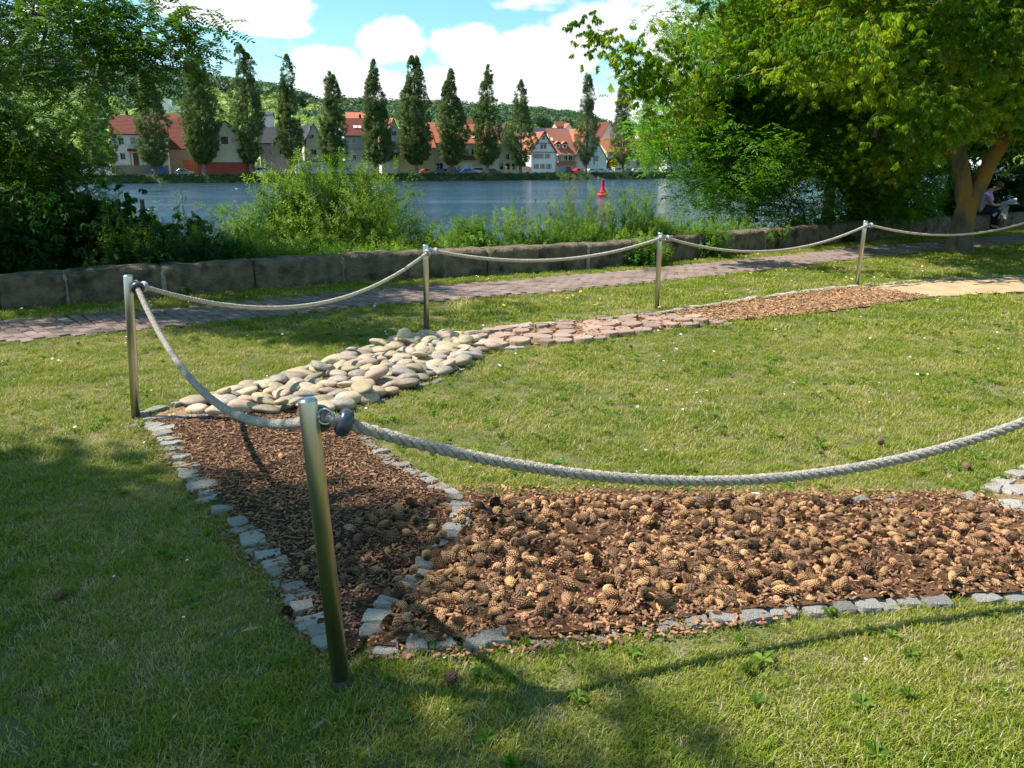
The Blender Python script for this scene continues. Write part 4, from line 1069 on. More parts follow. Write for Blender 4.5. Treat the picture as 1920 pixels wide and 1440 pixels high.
tree('dark_shrub', 'dense green shrub behind the seated reader', b, [([b, b + Vector((.1, 0, .5)), b + Vector((.1, 0, 1.1))], -1)], [[.07, .05, .03]],
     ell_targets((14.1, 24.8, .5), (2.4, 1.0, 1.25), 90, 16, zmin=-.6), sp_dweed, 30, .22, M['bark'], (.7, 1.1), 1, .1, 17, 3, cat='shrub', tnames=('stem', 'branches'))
# robinia at left
b = Vector((-7.9, 11.3, -.1))
tg = ell_targets((-7.0, 10.6, 4.7), (3.7, 2.7, 2.6), 300, 21, zmin=2.55, keep=lambda p: p[0] < -.43 * p[1] or (p[2] > 2.0 + .2 * p[1] and p[0] < -4.2))
tg += [tuple(at(x, y, Y_)) for x, y, Y_ in [(60, 20, 8), (110, 40, 8), (160, 45, 8), (200, 30, 8), (235, 25, 8), (250, 60, 7.9), (290, 60, 7.9), (320, 60, 7.8), (350, 75, 7.8), (365, 85, 7.8), (180, 80, 8), (210, 100, 8), (260, 105, 7.9), (300, 95, 7.8), (330, 110, 7.8),
                                             (120, 110, 8.2), (60, 100, 8.2), (290, 130, 8), (240, 125, 8), (20, 60, 8.4), (30, 150, 9), (80, 160, 9), (140, 145, 9), (190, 140, 8.8), (340, 50, 7.9), (225, 8, 8), (150, 5, 8)]]
tree('robinia', 'robinia with feathery leaves and brown pods overhanging the top left corner', b,
     [([b, b + Vector((.1, -.1, 1.6)), b + Vector((.3, -.3, 3.2)), b + Vector((.6, -.5, 5)), b + Vector((.7, -.5, 6.6))], -1), ([b + Vector((.3, -.3, 2.0)), b + Vector((1.1, -1.6, 2.9)), b + Vector((2.4, -2.6, 3.35)), b + Vector((3.6, -3.1, 3.2)), b + Vector((4.5, -3.3, 2.95))], 1)],
     [[.24, .2, .16, .11, .06], [.13, .07, .045, .025, .012]], tg, sp_rob, 34, .2, M['bark'], (.75, 1.15), .7, .2, 22, 3, tip=.005)
rob = bpy.data.objects['robinia']
for x, y in [(328, 115), (345, 118), (262, 132), (190, 148)]:
    c = at(x, y, 7.85); q = MB()
    for i in range(9):
        p = c + Vector((rnd.uniform(-.04, .04), rnd.uniform(-.04, .04), 0)) - rob.location; l = rnd.uniform(.06, .09); q.add([p, p + Vector((.006, 0, -l * .4)), p + Vector((rnd.uniform(-.01, .01), 0, -l)), p + Vector((-.006, .002, -l * .4))], [(0, 1, 2, 3)])
    q.build('seed_pods', mat('brown pods', (.09, .045, .02)) if x == 328 else bpy.data.materials['brown pods'], rob)
# dark undergrowth tree behind the wall at left
for nm, lab, b, c, rd, n_, sp_, zz in [('leafy_shrub', 'tall dark shrub filling the left edge behind the wall', (-9.4, 14, -.6), (-9.2, 13.6, 1.9), (3.0, 1.8, 2.6), 170, sp_rob, -.3),
                                       ('leafy_shrub', 'shaded shrub behind the wall at left, its branches leaning right over the water', (-6.9, 12.9, -.5), (-7.5, 13, 1.25), (1.3, 1.0, 1.45), 80, sp_rob, -.2),
                                       ('leafy_shrub', 'low dark big leaved shrub behind the wall left of the corner post', (-5.6, 12.6, -.5), (-5.7, 12.5, .35), (1.15, .7, .75), 60, sp_dark, -.4),
                                       ('leafy_shrub', 'dark leafy shrub behind the wall at the far left bottom', (-8.2, 11.6, -.3), (-7.8, 11.3, .7), (1.6, .6, .9), 90, sp_dark, -.2)]:
    b = Vector(b); tree(nm, lab, b, [([b, b + Vector((.1, 0, .6)), b + Vector((.1, 0, 1.6))], -1)], [[.08, .06, .03]], ell_targets(c, rd, n_, int(abs(b.x) * 10), zmin=zz), sp_, 34, .2, M['bark'], (.8, 1.25), .9, .15, 30, 3, cat='shrub', tnames=('stem', 'branches'))
# tree beyond the left edge whose shade lies on the foreground
b = Vector((-10.4, 3.2, 0))
tree('shade_tree', 'tree left of the picture that shades the lawn corner and mulch bed', b, [([b, b + Vector((0, 0, 2.5)), b + Vector((.3, 0, 5)), b + Vector((.5, 0, 8))], -1)], [[.28, .22, .16, .07]],
     ell_targets((-9.62, 2.75, 8.0), (3.5, 2.4, 2.2), 400, 41, shell=.2), sp_shade, 13, .26, M['bark'], (.8, 1.2), 3, .1, 42, 3)

# willow bush in front of the water
b = Vector((-2.95, 14.2, -.75)); q = MB(); wt = thing('willow_bush', 'bushy light green willow behind the wall, left of centre', 'shrub', b); pos = []; rot = []; scl = []
wr = random.Random(5)
for i in range(135):
    a = wr.uniform(0, 6.28); sp = wr.random() ** .6 * 1.05; top = Vector((math.cos(a) * sp * 2.15 + .05, math.sin(a) * sp * 1.0, (2.42 - 1.2 * sp ** 1.6) * wr.uniform(.7, 1.0) * (1.16 if wr.random() < .07 else 1)))
    if top.x > 1.2: top.z *= .86
    base = Vector((math.cos(a) * .35 * sp, math.sin(a) * .25, 0)); mid = (base + top) / 2 + Vector((-top.x * .12, 0, .25)); n = 11; pr = None; pl = []
    for k in range(n + 1):
        s = k / n; p = base * (1 - s) ** 2 + mid * 2 * s * (1 - s) + top * s * s; pl.append(p)
        if s > .18:
            for _ in range(6 if s > .4 else 5):
                pos.append(p + Vector((wr.gauss(0, .1), wr.gauss(0, .1), wr.gauss(0, .09)))); dr = (top - mid).normalized() * .8 + Vector((wr.gauss(0, .5), wr.gauss(0, .5), wr.gauss(.35, .4))); e_ = dr.to_track_quat('Z', 'Y').to_euler(); rot.append((e_.x, e_.y, e_.z)); scl.append(wr.uniform(.55, .95))
    q.tube(pl, [.013 * (1 - .75 * k / n) for k in range(n + 1)], 4, False)
q.build('stems', M['stem'], wt); scatter('leaves', pos, rot, scl, sp_willow, wt)


def shoot_bush(name, label, base, w, d, h, n, protos, seed, per=5, arch=.3, sc=(.5, .9), cat='plant', m='stem', flowers=0):
    b = Vector(base); r_ = random.Random(seed); o = thing(name, label, cat, b); pos = []; rot = []; scl = []; q = MB(); fl = MB()
    for i in range(n):
        x = r_.uniform(-w, w); y = r_.uniform(-d, d); hh = h * r_.uniform(.5, 1) * (1 - .35 * (abs(x) / w) ** 2); lean = Vector((x * .25 + r_.gauss(0, .12), r_.gauss(0, .12), 0)); pl = []
        for k in range(7):
            s = k / 6; p = Vector((x, y, 0)) + lean * s * s * arch * 3 + Vector((0, 0, hh * s)); pl.append(p)
            if s > .15:
                for _ in range(per): pos.append(p + Vector((r_.gauss(0, .05), r_.gauss(0, .05), r_.gauss(0, .07)))); rot.append((r_.gauss(0, .5), r_.gauss(0, .5), r_.uniform(-3, 3))); scl.append(r_.uniform(*sc) * (1.15 - .5 * s))
        q.tube(pl, [.007 * (1 - .7 * k / 6) for k in range(7)], 4, False)
        if flowers and r_.random() < flowers:
            c = pl[-1]
            for _ in range(16):
                t = r_.uniform(0, 6.28); rr = .06 * r_.random() ** .5; z = c + Vector((rr * math.cos(t), rr * math.sin(t), .02 - rr * .2)); s_ = .011; fl.add([z + Vector((-s_, -s_, 0)), z + Vector((s_, -s_, .003)), z + Vector((s_, s_, 0)), z + Vector((-s_, s_, .003))], [(0, 1, 2, 3)])
    q.build('stems', M[m], o); scatter('leaves', pos, rot, scl, protos, o)
    if fl.v: tag(fl.build('flower_heads', M['white_umbel'], o), kind='stuff')
    return o


def bw(px, back, z=-.25):
    """a spot behind the wall at picture column px"""
    xs_ = [p.x / p.y for p in WALL]; t = ((px - 960) / FPX) / 1.003; Y = float(np.interp(t, xs_, [p.y for p in WALL])); return (t * (Y + back), Y + back, z)


shoot_bush('nettle_clump', 'dense shaded weeds behind the wall right of the corner post', bw(330, 1.2), .75, .5, .95, 60, sp_dweed, 1, per=7)
shoot_bush('nettle_clump', 'green weeds at the left foot of the willow bush', bw(450, 1.2), .8, .5, .9, 70, sp_weed, 2, per=7)
shoot_bush('cow_parsley', 'cow parsley with faded white heads in front of the willow bush', bw(560, .9), .9, .35, .62, 60, sp_weed, 3, per=6, flowers=.25)
shoot_bush('nettle_clump', 'low nettles in front of the willow, left of the third post', bw(690, 1.0), .8, .4, .6, 50, sp_weed, 4, per=6)
shoot_bush('cow_parsley', 'low white flowering cow parsley just right of the third post', bw(900, .9), .75, .4, .42, 60, sp_weed, 5, per=6, flowers=.5)
shoot_bush('yellow_green_plant', 'rounded yellow green plant right of the third post', bw(885, 1.5), .32, .3, .95, 34, sp_weed, 6, per=8)
shoot_bush('willowherb', 'tall upright willowherb stems left of the buoy', bw(1000, 1.4), .6, .5, 1.3, 34, sp_weed, 7, per=6, sc=(.4, .75))
shoot_bush('willowherb', 'yellowish tall shoots in front of the buoy', bw(1085, 1.5), .42, .4, 1.62, 34, sp_willow, 8, per=6, sc=(.4, .75))
shoot_bush('willowherb', 'tall leafy shoots just right of the buoy', bw(1180, 1.5), .5, .4, 1.45, 40, sp_weed, 9, per=6, sc=(.4, .75))
shoot_bush('nettle_clump', 'thick green nettles behind the wall left of the fourth post', bw(1085, .9), 1.15, .4, .72, 95, sp_weed, 10, per=7)
shoot_bush('nettle_clump', 'bright green weeds behind the fourth post', bw(1250, 1.0), .9, .45, .85, 75, sp_weed, 11, per=7)
shoot_bush('nettle_clump', 'weeds under the ash branches behind the wall', bw(1370, 1.1), .9, .45, .72, 66, sp_weed, 12, per=6)
shoot_bush('nettle_clump', 'small weeds at the foot of the ash trunks', bw(1500, 1.2), .9, .4, .5, 40, sp_dweed, 13, per=6)
shoot_bush('elder_shoot', 'thin lone shoots rising above the weeds, right of the corner post', bw(352, 1.6, -.1), .16, .15, 1.75, 4, sp_weed, 14, per=3, sc=(.35, .55))
shoot_bush('elder_shoot', 'pale leaf shoots against the water above the corner post', bw(235, 1.5, -.1), .3, .2, 1.5, 7, sp_weed, 15, per=4, sc=(.5, .8))
shoot_bush('cow_parsley', 'dark low plants behind the wall at the corner post', bw(200, .8), 1.1, .3, .42, 60, sp_dweed, 16, per=6)
shoot_bush('reed_clump', 'grey green leafy clump behind the wall at the far right', bw(1905, .9), .9, .5, 1.0, 60, sp_dweed, 17, per=6)

# ------------------------------------------------------------------ far bank
POP = [(192, 150, 330, 34, [(-.3, .9), (.3, 1)], 0, 'half hidden by the robinia, leftmost of the row'), (290, 128, 331, 36, [(0, 1), (.35, .93)], 0, 'before the white porch house'),
       (383, 86, 333, 36, [(-.3, 1), (.45, .93), (0, .85)], 0, 'two tipped, before the red roofed barn'), (470, 80, 330, 36, [(-.2, 1), (.5, .92)], 0, 'tallest and darkest, right of the red ground floor'),
       (549, 102, 322, 26, [(.1, 1), (-.6, .8)], 0, 'narrow and dark, behind the willow bush tip'), (629, 134, 318, 27, [(-.2, 1), (.35, .97), (-.7, .72)], 0, 'thin with two bare tips, above the willow bush'),
       (708, 112, 318, 29, [(0, 1), (-.4, .88), (.75, .62)], 0, 'right of the white house with skylights'), (781, 105, 320, 35, [(-.2, 1), (.3, 1), (-.5, .85)], 0, 'broad, flat topped, left of the parked cars'),
       (848, 128, 322, 30, [(0, 1), (-.5, .88), (.8, .72)], 0, 'with a low side tip, behind the black car'), (914, 122, 324, 29, [(.2, 1), (-.4, .85)], 0, 'beside the silver van on the quay'),
       (976, 150, 325, 26, [(0, 1)], 0, 'slender, left of the white gabled house'), (1098, 135, 325, 25, [(0, 1), (.2, .97)], 1, 'pale leaved, standing by the red car'),
       (1168, 135, 325, 25, [(0, 1), (-.4, .9)], 1, 'pale leaved, in front of the arched gate'), (1216, 168, 326, 26, [(0, 1)], 1, 'partly hidden by the ash, rightmost of the row')]


def shore_pt(px, off):
    t = tan_az(px); Y = shoreY(t) + off; return Vector((t * Y, Y, 0))


def zat(py, Y): return at(960, py, Y).z


for i, (px, top, bot, hw, tips, pale, lab) in enumerate(POP):
    b = shore_pt(px, 5.5); H_ = zat(top, b.y); k = b.y / FPX * 1.03; w = hw * k * .93; r_ = np.random.default_rng(100 + i); o = thing('poplar', 'tall columnar poplar on the far bank, ' + lab, 'tree', b, group='row of poplars on the far bank')
    q = MB(); q.tube([(0, 0, -.2), (0, 0, 1), (0, 0, 4), (.1, 0, H_ * .5), (0, 0, H_ * .9)], [.62, .45, .36, .22, .04], 8)
    pos = []
    for dx, fh in tips:
        pk = np.array([.22, .8, 1.0, .9, .68, .5, .32, .05]) * r_.uniform(.72, 1.22, 8)
        hh = H_ * fh; q.tube([(0, 0, H_ * .12), (dx * w * .6, 0, H_ * .35), (dx * w * .8, 0, hh * .95)], [.25, .18, .03], 5)
        n = int(1350 * (1.15 if len(tips) == 1 else .75) * (w / 4.2) ** .8 * (H_ / 26)); c = 0
        while c < n:
            t = r_.random() ** .85; z = H_ * .09 + t * (hh - H_ * .09)
            prof = float(np.interp(t, [0, .1, .25, .45, .6, .75, .92, 1], pk)) * (1.0 + .13 * math.sin(t * 11 + i) + .09 * math.sin(t * 23 + 2 * i))
            rr = w * prof * (.85 if len(tips) > 1 else 1) * (.35 + .75 * r_.random() ** .6); a = r_.uniform(0, 6.28); p = (dx * w * .55 * min(1, t * 1.6) + rr * math.cos(a), rr * math.sin(a), z)
            c += 1
            if noise.noise(Vector((p[0] * .6 + i * 9, p[1] * .6, p[2] * .3))) < -.27 + .22 * t and r_.random() < .86: continue
            pos.append(p)
    q.build('trunk', M['bark_grey'], o, True); n = len(pos); scatter('foliage', pos, r_.uniform(-.5, .5, (n, 3)), r_.uniform(.5, 1.05, n) * (b.y / 215) ** .5 * np.array([1.12 - .35 * p[2] / H_ for p in pos]), sp_popp if pale else sp_pop, o)

# tufts along the far bank
n = 5200; tt = rng.uniform(-1.0, 1.0, n) * .9; oo = rng.uniform(-.2, 3.4, n); YY = np.array([shoreY(t) for t in tt]) + oo
zz = np.interp(oo, [-1, 0, .8, 2.2, 4], [-1.7, -1.6, -1.0, -.25, 0]); bsh = [clump(f'bank_tuft_shape_{k}', k + 30, M['hill_dark' if k < 2 else 'poplar'], 40, .5, .12) for k in range(3)]
tag(scatter('bank_vegetation', np.column_stack([tt * YY, YY, zz + .15]), rng.uniform(-.4, .4, (n, 3)), rng.uniform(.5, 1.15, n) * np.clip(YY / 200, .8, 2), bsh), 'dark grass and reeds fringing the far bank')


# hillside woods
def crown_shape(name, k, m, n=170):
    q = MB(); bm = bmesh.new(); bmesh.ops.create_icosphere(bm, subdivisions=2, radius=.82)
    for v in bm.verts: v.co *= 1 + .22 * noise.noise(v.co * 1.8 + Vector((k * 7, 0, 0)))
    q.add([v.co[:] for v in bm.verts], [tuple(v.index for v in f.verts) for f in bm.faces]); bm.free(); r = random.Random(k)
    for i in range(n):
        d = Vector((r.gauss(0, 1), r.gauss(0, 1), abs(r.gauss(0, 1)) - .3)).normalized(); p = d * (1 + .25 * noise.noise(d * 1.8 + Vector((k * 7, 0, 0)))) * r.uniform(.82, 1.05); a = Vector((r.gauss(0, 1), r.gauss(0, 1), r.gauss(0, 1))).normalized(); b = a.cross(d).normalized(); s = r.uniform(.06, .13)
        q.add([p - a * s, p + b * s, p + a * s, p - b * s], [(0, 1, 2, 3)])
    return proto(name, q, m)


hd = [crown_shape(f'wood_crown_shape_{k}', k, M['hill_dark']) for k in range(3)]; hl = [crown_shape(f'grove_crown_shape_{k}', k + 4, M['hill_light']) for k in range(3)]
pd, pl_ = [], []
hr = np.random.default_rng(77)
for i in range(15000):
    tx = hr.uniform(-.95, 1.05); s = shoreY(tx) + 62; Rr = max(ridge(tx)[0], s + 200); t = hr.random() ** .8 * 1.08; Y = s + t * (Rr - s); z = hillz(tx, Y); g = noise.noise(Vector((tx * 6, t * 4.5, 2))) + .25 * noise.noise(Vector((tx * 30, t * 20, 2)))
    dark = g + (t - .72) * 1.5 > 0
    if not dark and noise.noise(Vector((tx * 14, t * 9, 8))) < -.22: continue
    if t < .12 and hr.random() < .5: continue
    sc_ = hr.uniform(4.2, 8.5) if dark else hr.uniform(2.8, 6.5)
    (pd if dark else pl_).append((tx * Y, Y, z + sc_ * .45, sc_))
for nm, pp, pr, lab in (('hillside_woods', pd, hd, 'dark mixed woods covering the upper hillside'), ('hillside_groves', pl_, hl, 'light green orchards and groves on the lower hillside')):
    pp = np.array(pp); n = len(pp); tag(scatter(nm, pp[:, :3], np.stack([np.zeros(n), np.zeros(n), rng.uniform(-3, 3, n)], 1), pp[:, 3], pr), lab)


# ------------------------------------------------------------------ houses
def paint(name, c, v=.9, s=.6): return mat(name, c, tuple(q * v for q in c), scale=s, rough=.9, spec=.15, bump=.1, bscale=6)


def tiles(name, c):
    m = newmat(name); nt = m.node_tree; N = nt.nodes; L = nt.links; o = N.new('ShaderNodeOutputMaterial'); p = N.new('ShaderNodeBsdfPrincipled'); p.inputs['Roughness'].default_value = .85; p.inputs['Specular IOR Level'].default_value = .2
    tc = N.new('ShaderNodeTexCoord'); n1 = N.new('ShaderNodeTexNoise'); n1.inputs['Scale'].default_value = .9; n1.inputs['Detail'].default_value = 5; L.new(tc.outputs['Object'], n1.inputs['Vector'])
    w = N.new('ShaderNodeTexWave'); w.bands_direction = 'Z'; w.inputs['Scale'].default_value = 1.0; w.inputs['Distortion'].default_value = .6; L.new(tc.outputs['Object'], w.inputs['Vector'])
    mx = N.new('ShaderNodeMixRGB'); mx.inputs[1].default_value = (*c, 1); mx.inputs[2].default_value = (*[q * .68 for q in c], 1); L.new(n1.outputs[0], mx.inputs[0])
    m2 = N.new('ShaderNodeMixRGB'); m2.blend_type = 'MULTIPLY'; m2.inputs[0].default_value = .35; L.new(mx.outputs[0], m2.inputs[1]); L.new(w.outputs[0], m2.inputs[2]); L.new(m2.outputs[0], p.inputs['Base Color'])
    b = N.new('ShaderNodeBump'); b.inputs['Distance'].default_value = .05; L.new(w.outputs[0], b.inputs['Height']); L.new(b.outputs[0], p.inputs['Normal']); L.new(p.outputs[0], o.inputs[0]); return m


H = dict(white=paint('white render', (.80, .80, .76)), cream=paint('cream render', (.70, .64, .44)), yellow=paint('yellow render', (.55, .47, .27)), greyw=paint('pale grey render', (.50, .53, .56)), pink=paint('pink render', (.50, .40, .36)), red=paint('red render', (.36, .085, .06)),
         stone=mat('rubble masonry', (.22, .19, .15), (.34, .29, .23), scale=3, bump=1, bscale=5, rough=.95), orange=tiles('orange roof tiles', (.56, .20, .11)), rust=tiles('rust roof tiles', (.22, .065, .045)), brown=tiles('brown roof tiles', (.14, .085, .07)), slate=tiles('slate roof', (.07, .072, .08)), pinkroof=tiles('pinkish roof tiles', (.60, .24, .16)),
         wood=mat('dark wood', (.12, .055, .035), (.18, .09, .05), scale=4, rough=.8), glass=mat('window glass', (.02, .025, .03), rough=.08, spec=.8), frame=paint('window frame', (.75, .75, .72)), shutter=paint('grey shutter', (.27, .28, .27)), gate=paint('rust red gate', (.30, .06, .035)), blue=paint('blue panel', (.06, .13, .34)), balc=mat('brown balcony boards', (.26, .15, .09), (.34, .2, .12), scale=3, rough=.85), metal=mat('grey rail', (.35, .36, .38), rough=.4, metal=.6))


class House:
    def __init__(s, label, x0, x1, off, eave, ridge_, style='gable', depth=10, wall='white', roof='orange', th=None, over=.35, cat='house', base=0.0, apex=.5, band=None, name='house'):
        t0 = tan_az(x0); Y0 = shoreY(t0) + off
        if th is None:
            a_, b_ = shore_pt(x0, off), shore_pt(x1 + 40, off); th = math.atan2(b_.y - a_.y, b_.x - a_.x) * .62
        s.P0 = Vector((t0 * Y0, Y0, 0)); t1 = tan_az(x1); c, q = math.cos(th), math.sin(th); s.L = (t1 * Y0 - s.P0.x) / (c - t1 * q); s.th = th; s.d = Vector((c, q, 0)); Ym = Y0 + s.L * q / 2
        s.he = zat(eave, Ym); s.hr = zat(ridge_, Ym + (depth / 2 if style != 'gable' else 0)); s.o = thing(name, label, cat, s.P0, th); s.depth = depth; D = depth; L_ = s.L; he, hr = s.he, s.hr; s.style = style; z0 = base - .3
        w = MB(); r = MB(); tk = .22
        if style == 'gable':
            ax = L_ * apex; w.prism([(0, z0), (L_, z0), (L_, he), (ax, hr - .05), (0, he)], 0, D)
            for a_, b_ in (((-over, he - over * (hr - he) / ax), (ax, hr)), ((ax, hr), (L_ + over, he - over * (hr - he) / (L_ - ax)))): r.prism([a_, b_, (b_[0], b_[1] + tk), (a_[0], a_[1] + tk)], -over, D + over)
        elif style == 'flat':
            w.box((L_ / 2, D / 2, (he + z0) / 2), (L_, D, he - z0)); r.box((L_ / 2, D / 2, he + .12), (L_ + .4, D + .4, .24))
        else:
            T = Matrix(((0, 1, 0, 0), (1, 0, 0, 0), (0, 0, 1, 0), (0, 0, 0, 1)))
            w.prism([(0, z0), (D, z0), (D, he), (D / 2, hr - .05), (0, he)], 0, L_, T)
            for a_, b_ in (((-over, he - over * (hr - he) / (D / 2)), (D / 2, hr)), ((D / 2, hr), (D + over, he - over * (hr - he) / (D / 2)))): r.prism([a_, b_, (b_[0], b_[1] + tk), (a_[0], a_[1] + tk)], -over, L_ + over, T)
        s.wall = w.build('wall', H[wall], s.o); s.roof = r.build('roof', H[roof], s.o)

    def loc(s, px, py):
        t = tan_az(px); c, q = s.d.x, s.d.y; u = (t * s.P0.y - s.P0.x) / (c - t * q); return u, zat(py, s.P0.y + u * q)

    def win(s, px, py, w=1.0, h=1.3, sh=0, name='window', m='glass', fr='frame'):
        u, z = s.loc(px, py); f = MB()
        for a in ((u, z + h / 2 + .05, w + .2, .1), (u, z - h / 2 - .05, w + .2, .1), (u - w / 2 - .05, z, .1, h), (u + w / 2 + .05, z, .1, h), (u, z, .06, h)): f.box((a[0], -.05, a[1]), (a[2], .12, a[3]))
        fo = f.build(name, H[fr], s.o); MB().box((u, -.012, z), (w, .02, h)).build('pane', H[m], fo)
        if sh:
            for k in ((-1, 1) if sh == 2 else (-1,)): MB().box((u + k * (w / 2 + .1 + w * .24), -.04, z), (w * .45, .06, h + .1)).build('shutter', H['shutter'], fo)
        return fo

    def slab(s, name, px0, py0, px1, py1, m, t=.1, y=0, parent=None):
        u0, z0 = s.loc(px0, py0); u1, z1 = s.loc(px1, py1); return MB().box(((u0 + u1) / 2, y - t / 2, (z0 + z1) / 2), (abs(u1 - u0), t, abs(z1 - z0))).build(name, H[m], parent or s.o)

    def chimney(s, fx=.5, h=1.1, m='rust'):
        if s.style == 'gable': c = (s.L * .5 + .8, s.depth * fx, s.hr + .2)
        else: c = (s.L * fx, s.depth / 2 + .4, s.hr + .2)
        MB().box(c, (.55, .55, h + .9)).build('chimney', H[m], s.roof)

    def skylight(s, fx, fy, w=.9, h=1.1, m='frame'):
        """on the river side of an eave-front roof"""
        a = math.atan2(s.hr - s.he, s.depth / 2); y = s.depth / 2 * fy; z = s.he + (s.hr - s.he) * fy; T = Matrix.Translation((s.L * fx, y, z)) @ Matrix.Rotation(a, 4, 'X'); MB().box((0, 0, .33), (w, h, .12), T).build('roof_window', H[m], s.roof)

    def dormer(s, fx, w=1.3, h=1.2):
        y = s.depth / 2 * .2; z = s.he + (s.hr - s.he) * .2; x = s.L * fx; d = MB().box((x, y + .9, z + h / 2), (w, 2, h)).build('dormer', H['white'], s.roof)
        MB().box((x, y - .12, z + h * .55), (w * .55, .06, h * .6)).build('pane', H['glass'], d)
        r = MB(); r.prism([(x - w * .8, z + h - .1), (x, z + h + .75), (x, z + h + .93), (x - w * .8, z + h + .08)], y - .4, y + 3.0); r.prism([(x, z + h + .75), (x + w * .8, z + h - .1), (x + w * .8, z + h + .08), (x, z + h + .93)], y - .4, y + 3.0); r.build('dormer_roof', H['pinkroof'], s.roof)


h = House('low white garage at the left edge of the far bank', 150, 207, 13, 300, 296, 'flat', 8, 'white', 'slate'); h.slab('door', 180, 305, 193, 320, 'greyw', .06)
h = House('white house with a small brown porch and masonry base, left on the far bank', 215, 318, 14, 251, 218, 'eave', 11, 'white', 'rust')
h.slab('base_wall', 217, 310, 316, 331, 'stone', .35)
for x, y in ((255, 264), (233, 293), (276, 264), (297, 264), (233, 264), (297, 293)): h.win(x, y, 1.0, 1.4)
h.slab('door', 252, 287, 262, 310, 'wood', .12); h.slab('porch_roof', 243, 279, 272, 284, 'rust', 1.1); h.chimney(.3)
h.slab('porch_post', 247, 284, 248.5, 310, 'wood', .15, -.9); h.slab('porch_post', 269, 284, 270.5, 310, 'wood', .15, -.9)
h = House('barn with a huge steep rust red roof behind the second gap of poplars', 312, 372, 20, 278, 226, 'eave', 15, 'stone', 'rust'); h.slab('door', 345, 300, 368, 328, 'orange', .1)
h = House('cream gabled house with a red painted ground floor on the far bank', 374, 478, 9, 266, 227, 'gable', 12, 'cream', 'rust', apex=.52)
h.slab('ground_floor', 371, 304, 478, 330, 'red', .25)
for x, y in ((420, 317), (456, 317)): h.win(x, y, .9, 1.3, fr='wood')
h.slab('window', 419, 256, 432, 270, 'wood', .05); h.slab('pane', 438, 258, 446, 268, 'glass', .05)
for x in (392, 465): h.win(x, 284, 1.1, 1.3)
h = House('grey roofed house between the darkest poplar and the narrow one', 490, 566, 15, 268, 240, 'eave', 11, 'pink', 'slate'); h.win(508, 285, 1, 1.3); h.win(530, 285, 1, 1.3); h.win(552, 285, 1, 1.3)
h = House('pale yellow pointed gable with dark slate roof above the willow bush', 577, 607, 17, 262, 232, 'gable', 12, 'cream', 'slate'); h.win(587, 256, 1.3, 1.0); h.win(587, 240, .4, 1.0); h.win(590, 285, 1.3, 1.3)
h = House('long low grey white building with a band of dark windows behind the willow', 555, 655, 8, 303, 300, 'flat', 6, 'greyw', 'slate')
for x in (578, 590, 625, 640): h.win(x, 311, 1.8, .8)
h = House('pale blue white house with red roof and two skylights', 648, 702, 14, 254, 223, 'eave', 12, 'greyw', 'rust'); h.win(665, 264, .9, 1.2); h.win(686, 264, .9, 1.2); h.slab('cornice', 648, 277, 702, 280, 'pink', .2); h.skylight(.45, .45); h.skylight(.6, .45); h.chimney(.72); h.win(665, 296, 1, 1.5); h.win(686, 296, 1, 1.5)
h = House('narrow house with white gable and orange roof between two poplars', 724, 757, 15, 262, 222, 'gable', 12, 'white', 'orange'); h.slab('balcony', 728, 272, 756, 279, 'metal', 1.0); h.win(742, 292, 1.8, 1.6); h.win(741, 250, 1.0, 1.0)
h = House('ochre two storey house behind the broad poplar', 750, 816, 13, 276, 244, 'eave', 11, 'yellow', 'orange')
for x in (762, 790, 806): h.win(x, 290, 1, 1.3)
h = House('long cream house with wooden balcony and garage doors behind the parked cars', 815, 936, 13, 268, 234, 'eave', 12, 'cream', 'orange')
h.slab('garage_door', 832, 307, 850, 322, 'frame', .08); h.win(824, 313, 2.0, 2.0); h.win(836, 314, 1.6, 2.0); h.win(845, 314, 1.6, 2.0); h.slab('garage_door', 869, 306, 886, 316, 'frame', .1); h.slab('balcony', 869, 292, 893, 300, 'wood', 1.1)
for x in (875, 888): h.win(x, 285, 1.1, 1.6)
for x in (826, 848, 907, 924): h.win(x, 286, 1, 1.3)
h.win(860, 315, .9, 1.6); h.skylight(.62, .3); h.chimney(.8)
h = House('tall cream gabled house with brown roof, left of the white half timbered gable', 934, 976, 12, 272, 232, 'gable', 14, 'cream', 'brown', apex=.35)
for x, y in ((952, 273), (952, 294), (966, 297)): h.win(x, y, .9, 1.5)
for x in (940, 952, 963): h.win(x, 312, .9, 1.5, fr='wood')
h = House('white gabled house with orange roof, red verge boards and grey shutters', 996, 1041, 13, 285, 247.5, 'gable', 13, 'white', 'orange', over=.3)
u0, z0 = h.loc(996, 285); ax = h.L / 2
q = MB(); q.prism([(-.35, h.he - .35), (ax, h.hr - .1), (ax, h.hr + .28), (-.35, h.he + .05)], -.5, -.33); q.prism([(ax, h.hr - .1), (h.L + .35, h.he - .35), (h.L + .35, h.he + .05), (ax, h.hr + .28)], -.5, -.33); q.build('verge_board', H['gate'], h.o)
h.slab('beam', 1006.5, 267.6, 1031.5, 269.2, 'gate', .15); h.slab('beam', 997, 284.6, 1040, 286.2, 'gate', .15)
h.win(1018.5, 258.5, .7, .9, fr='shutter'); h.win(1015.2, 274.5, .6, 1.1, fr='shutter'); h.win(1021.5, 274.5, .6, 1.1, fr='shutter')
for x, k in ((1004, 2), (1014, 2), (1026.5, 2)): h.win(x, 292.5, .75, 1.3, k)
for x in (1006, 1017.5, 1029): h.win(x, 312, .75, 1.4, 2)
h = House('house with pinkish tiled roof, two dormers and wooden balcony', 1041, 1078, 14, 287, 243, 'eave', 12, 'cream', 'pinkroof', over=.5); h.dormer(.2); h.dormer(.55); h.skylight(.03, .55, .7, 1.2)
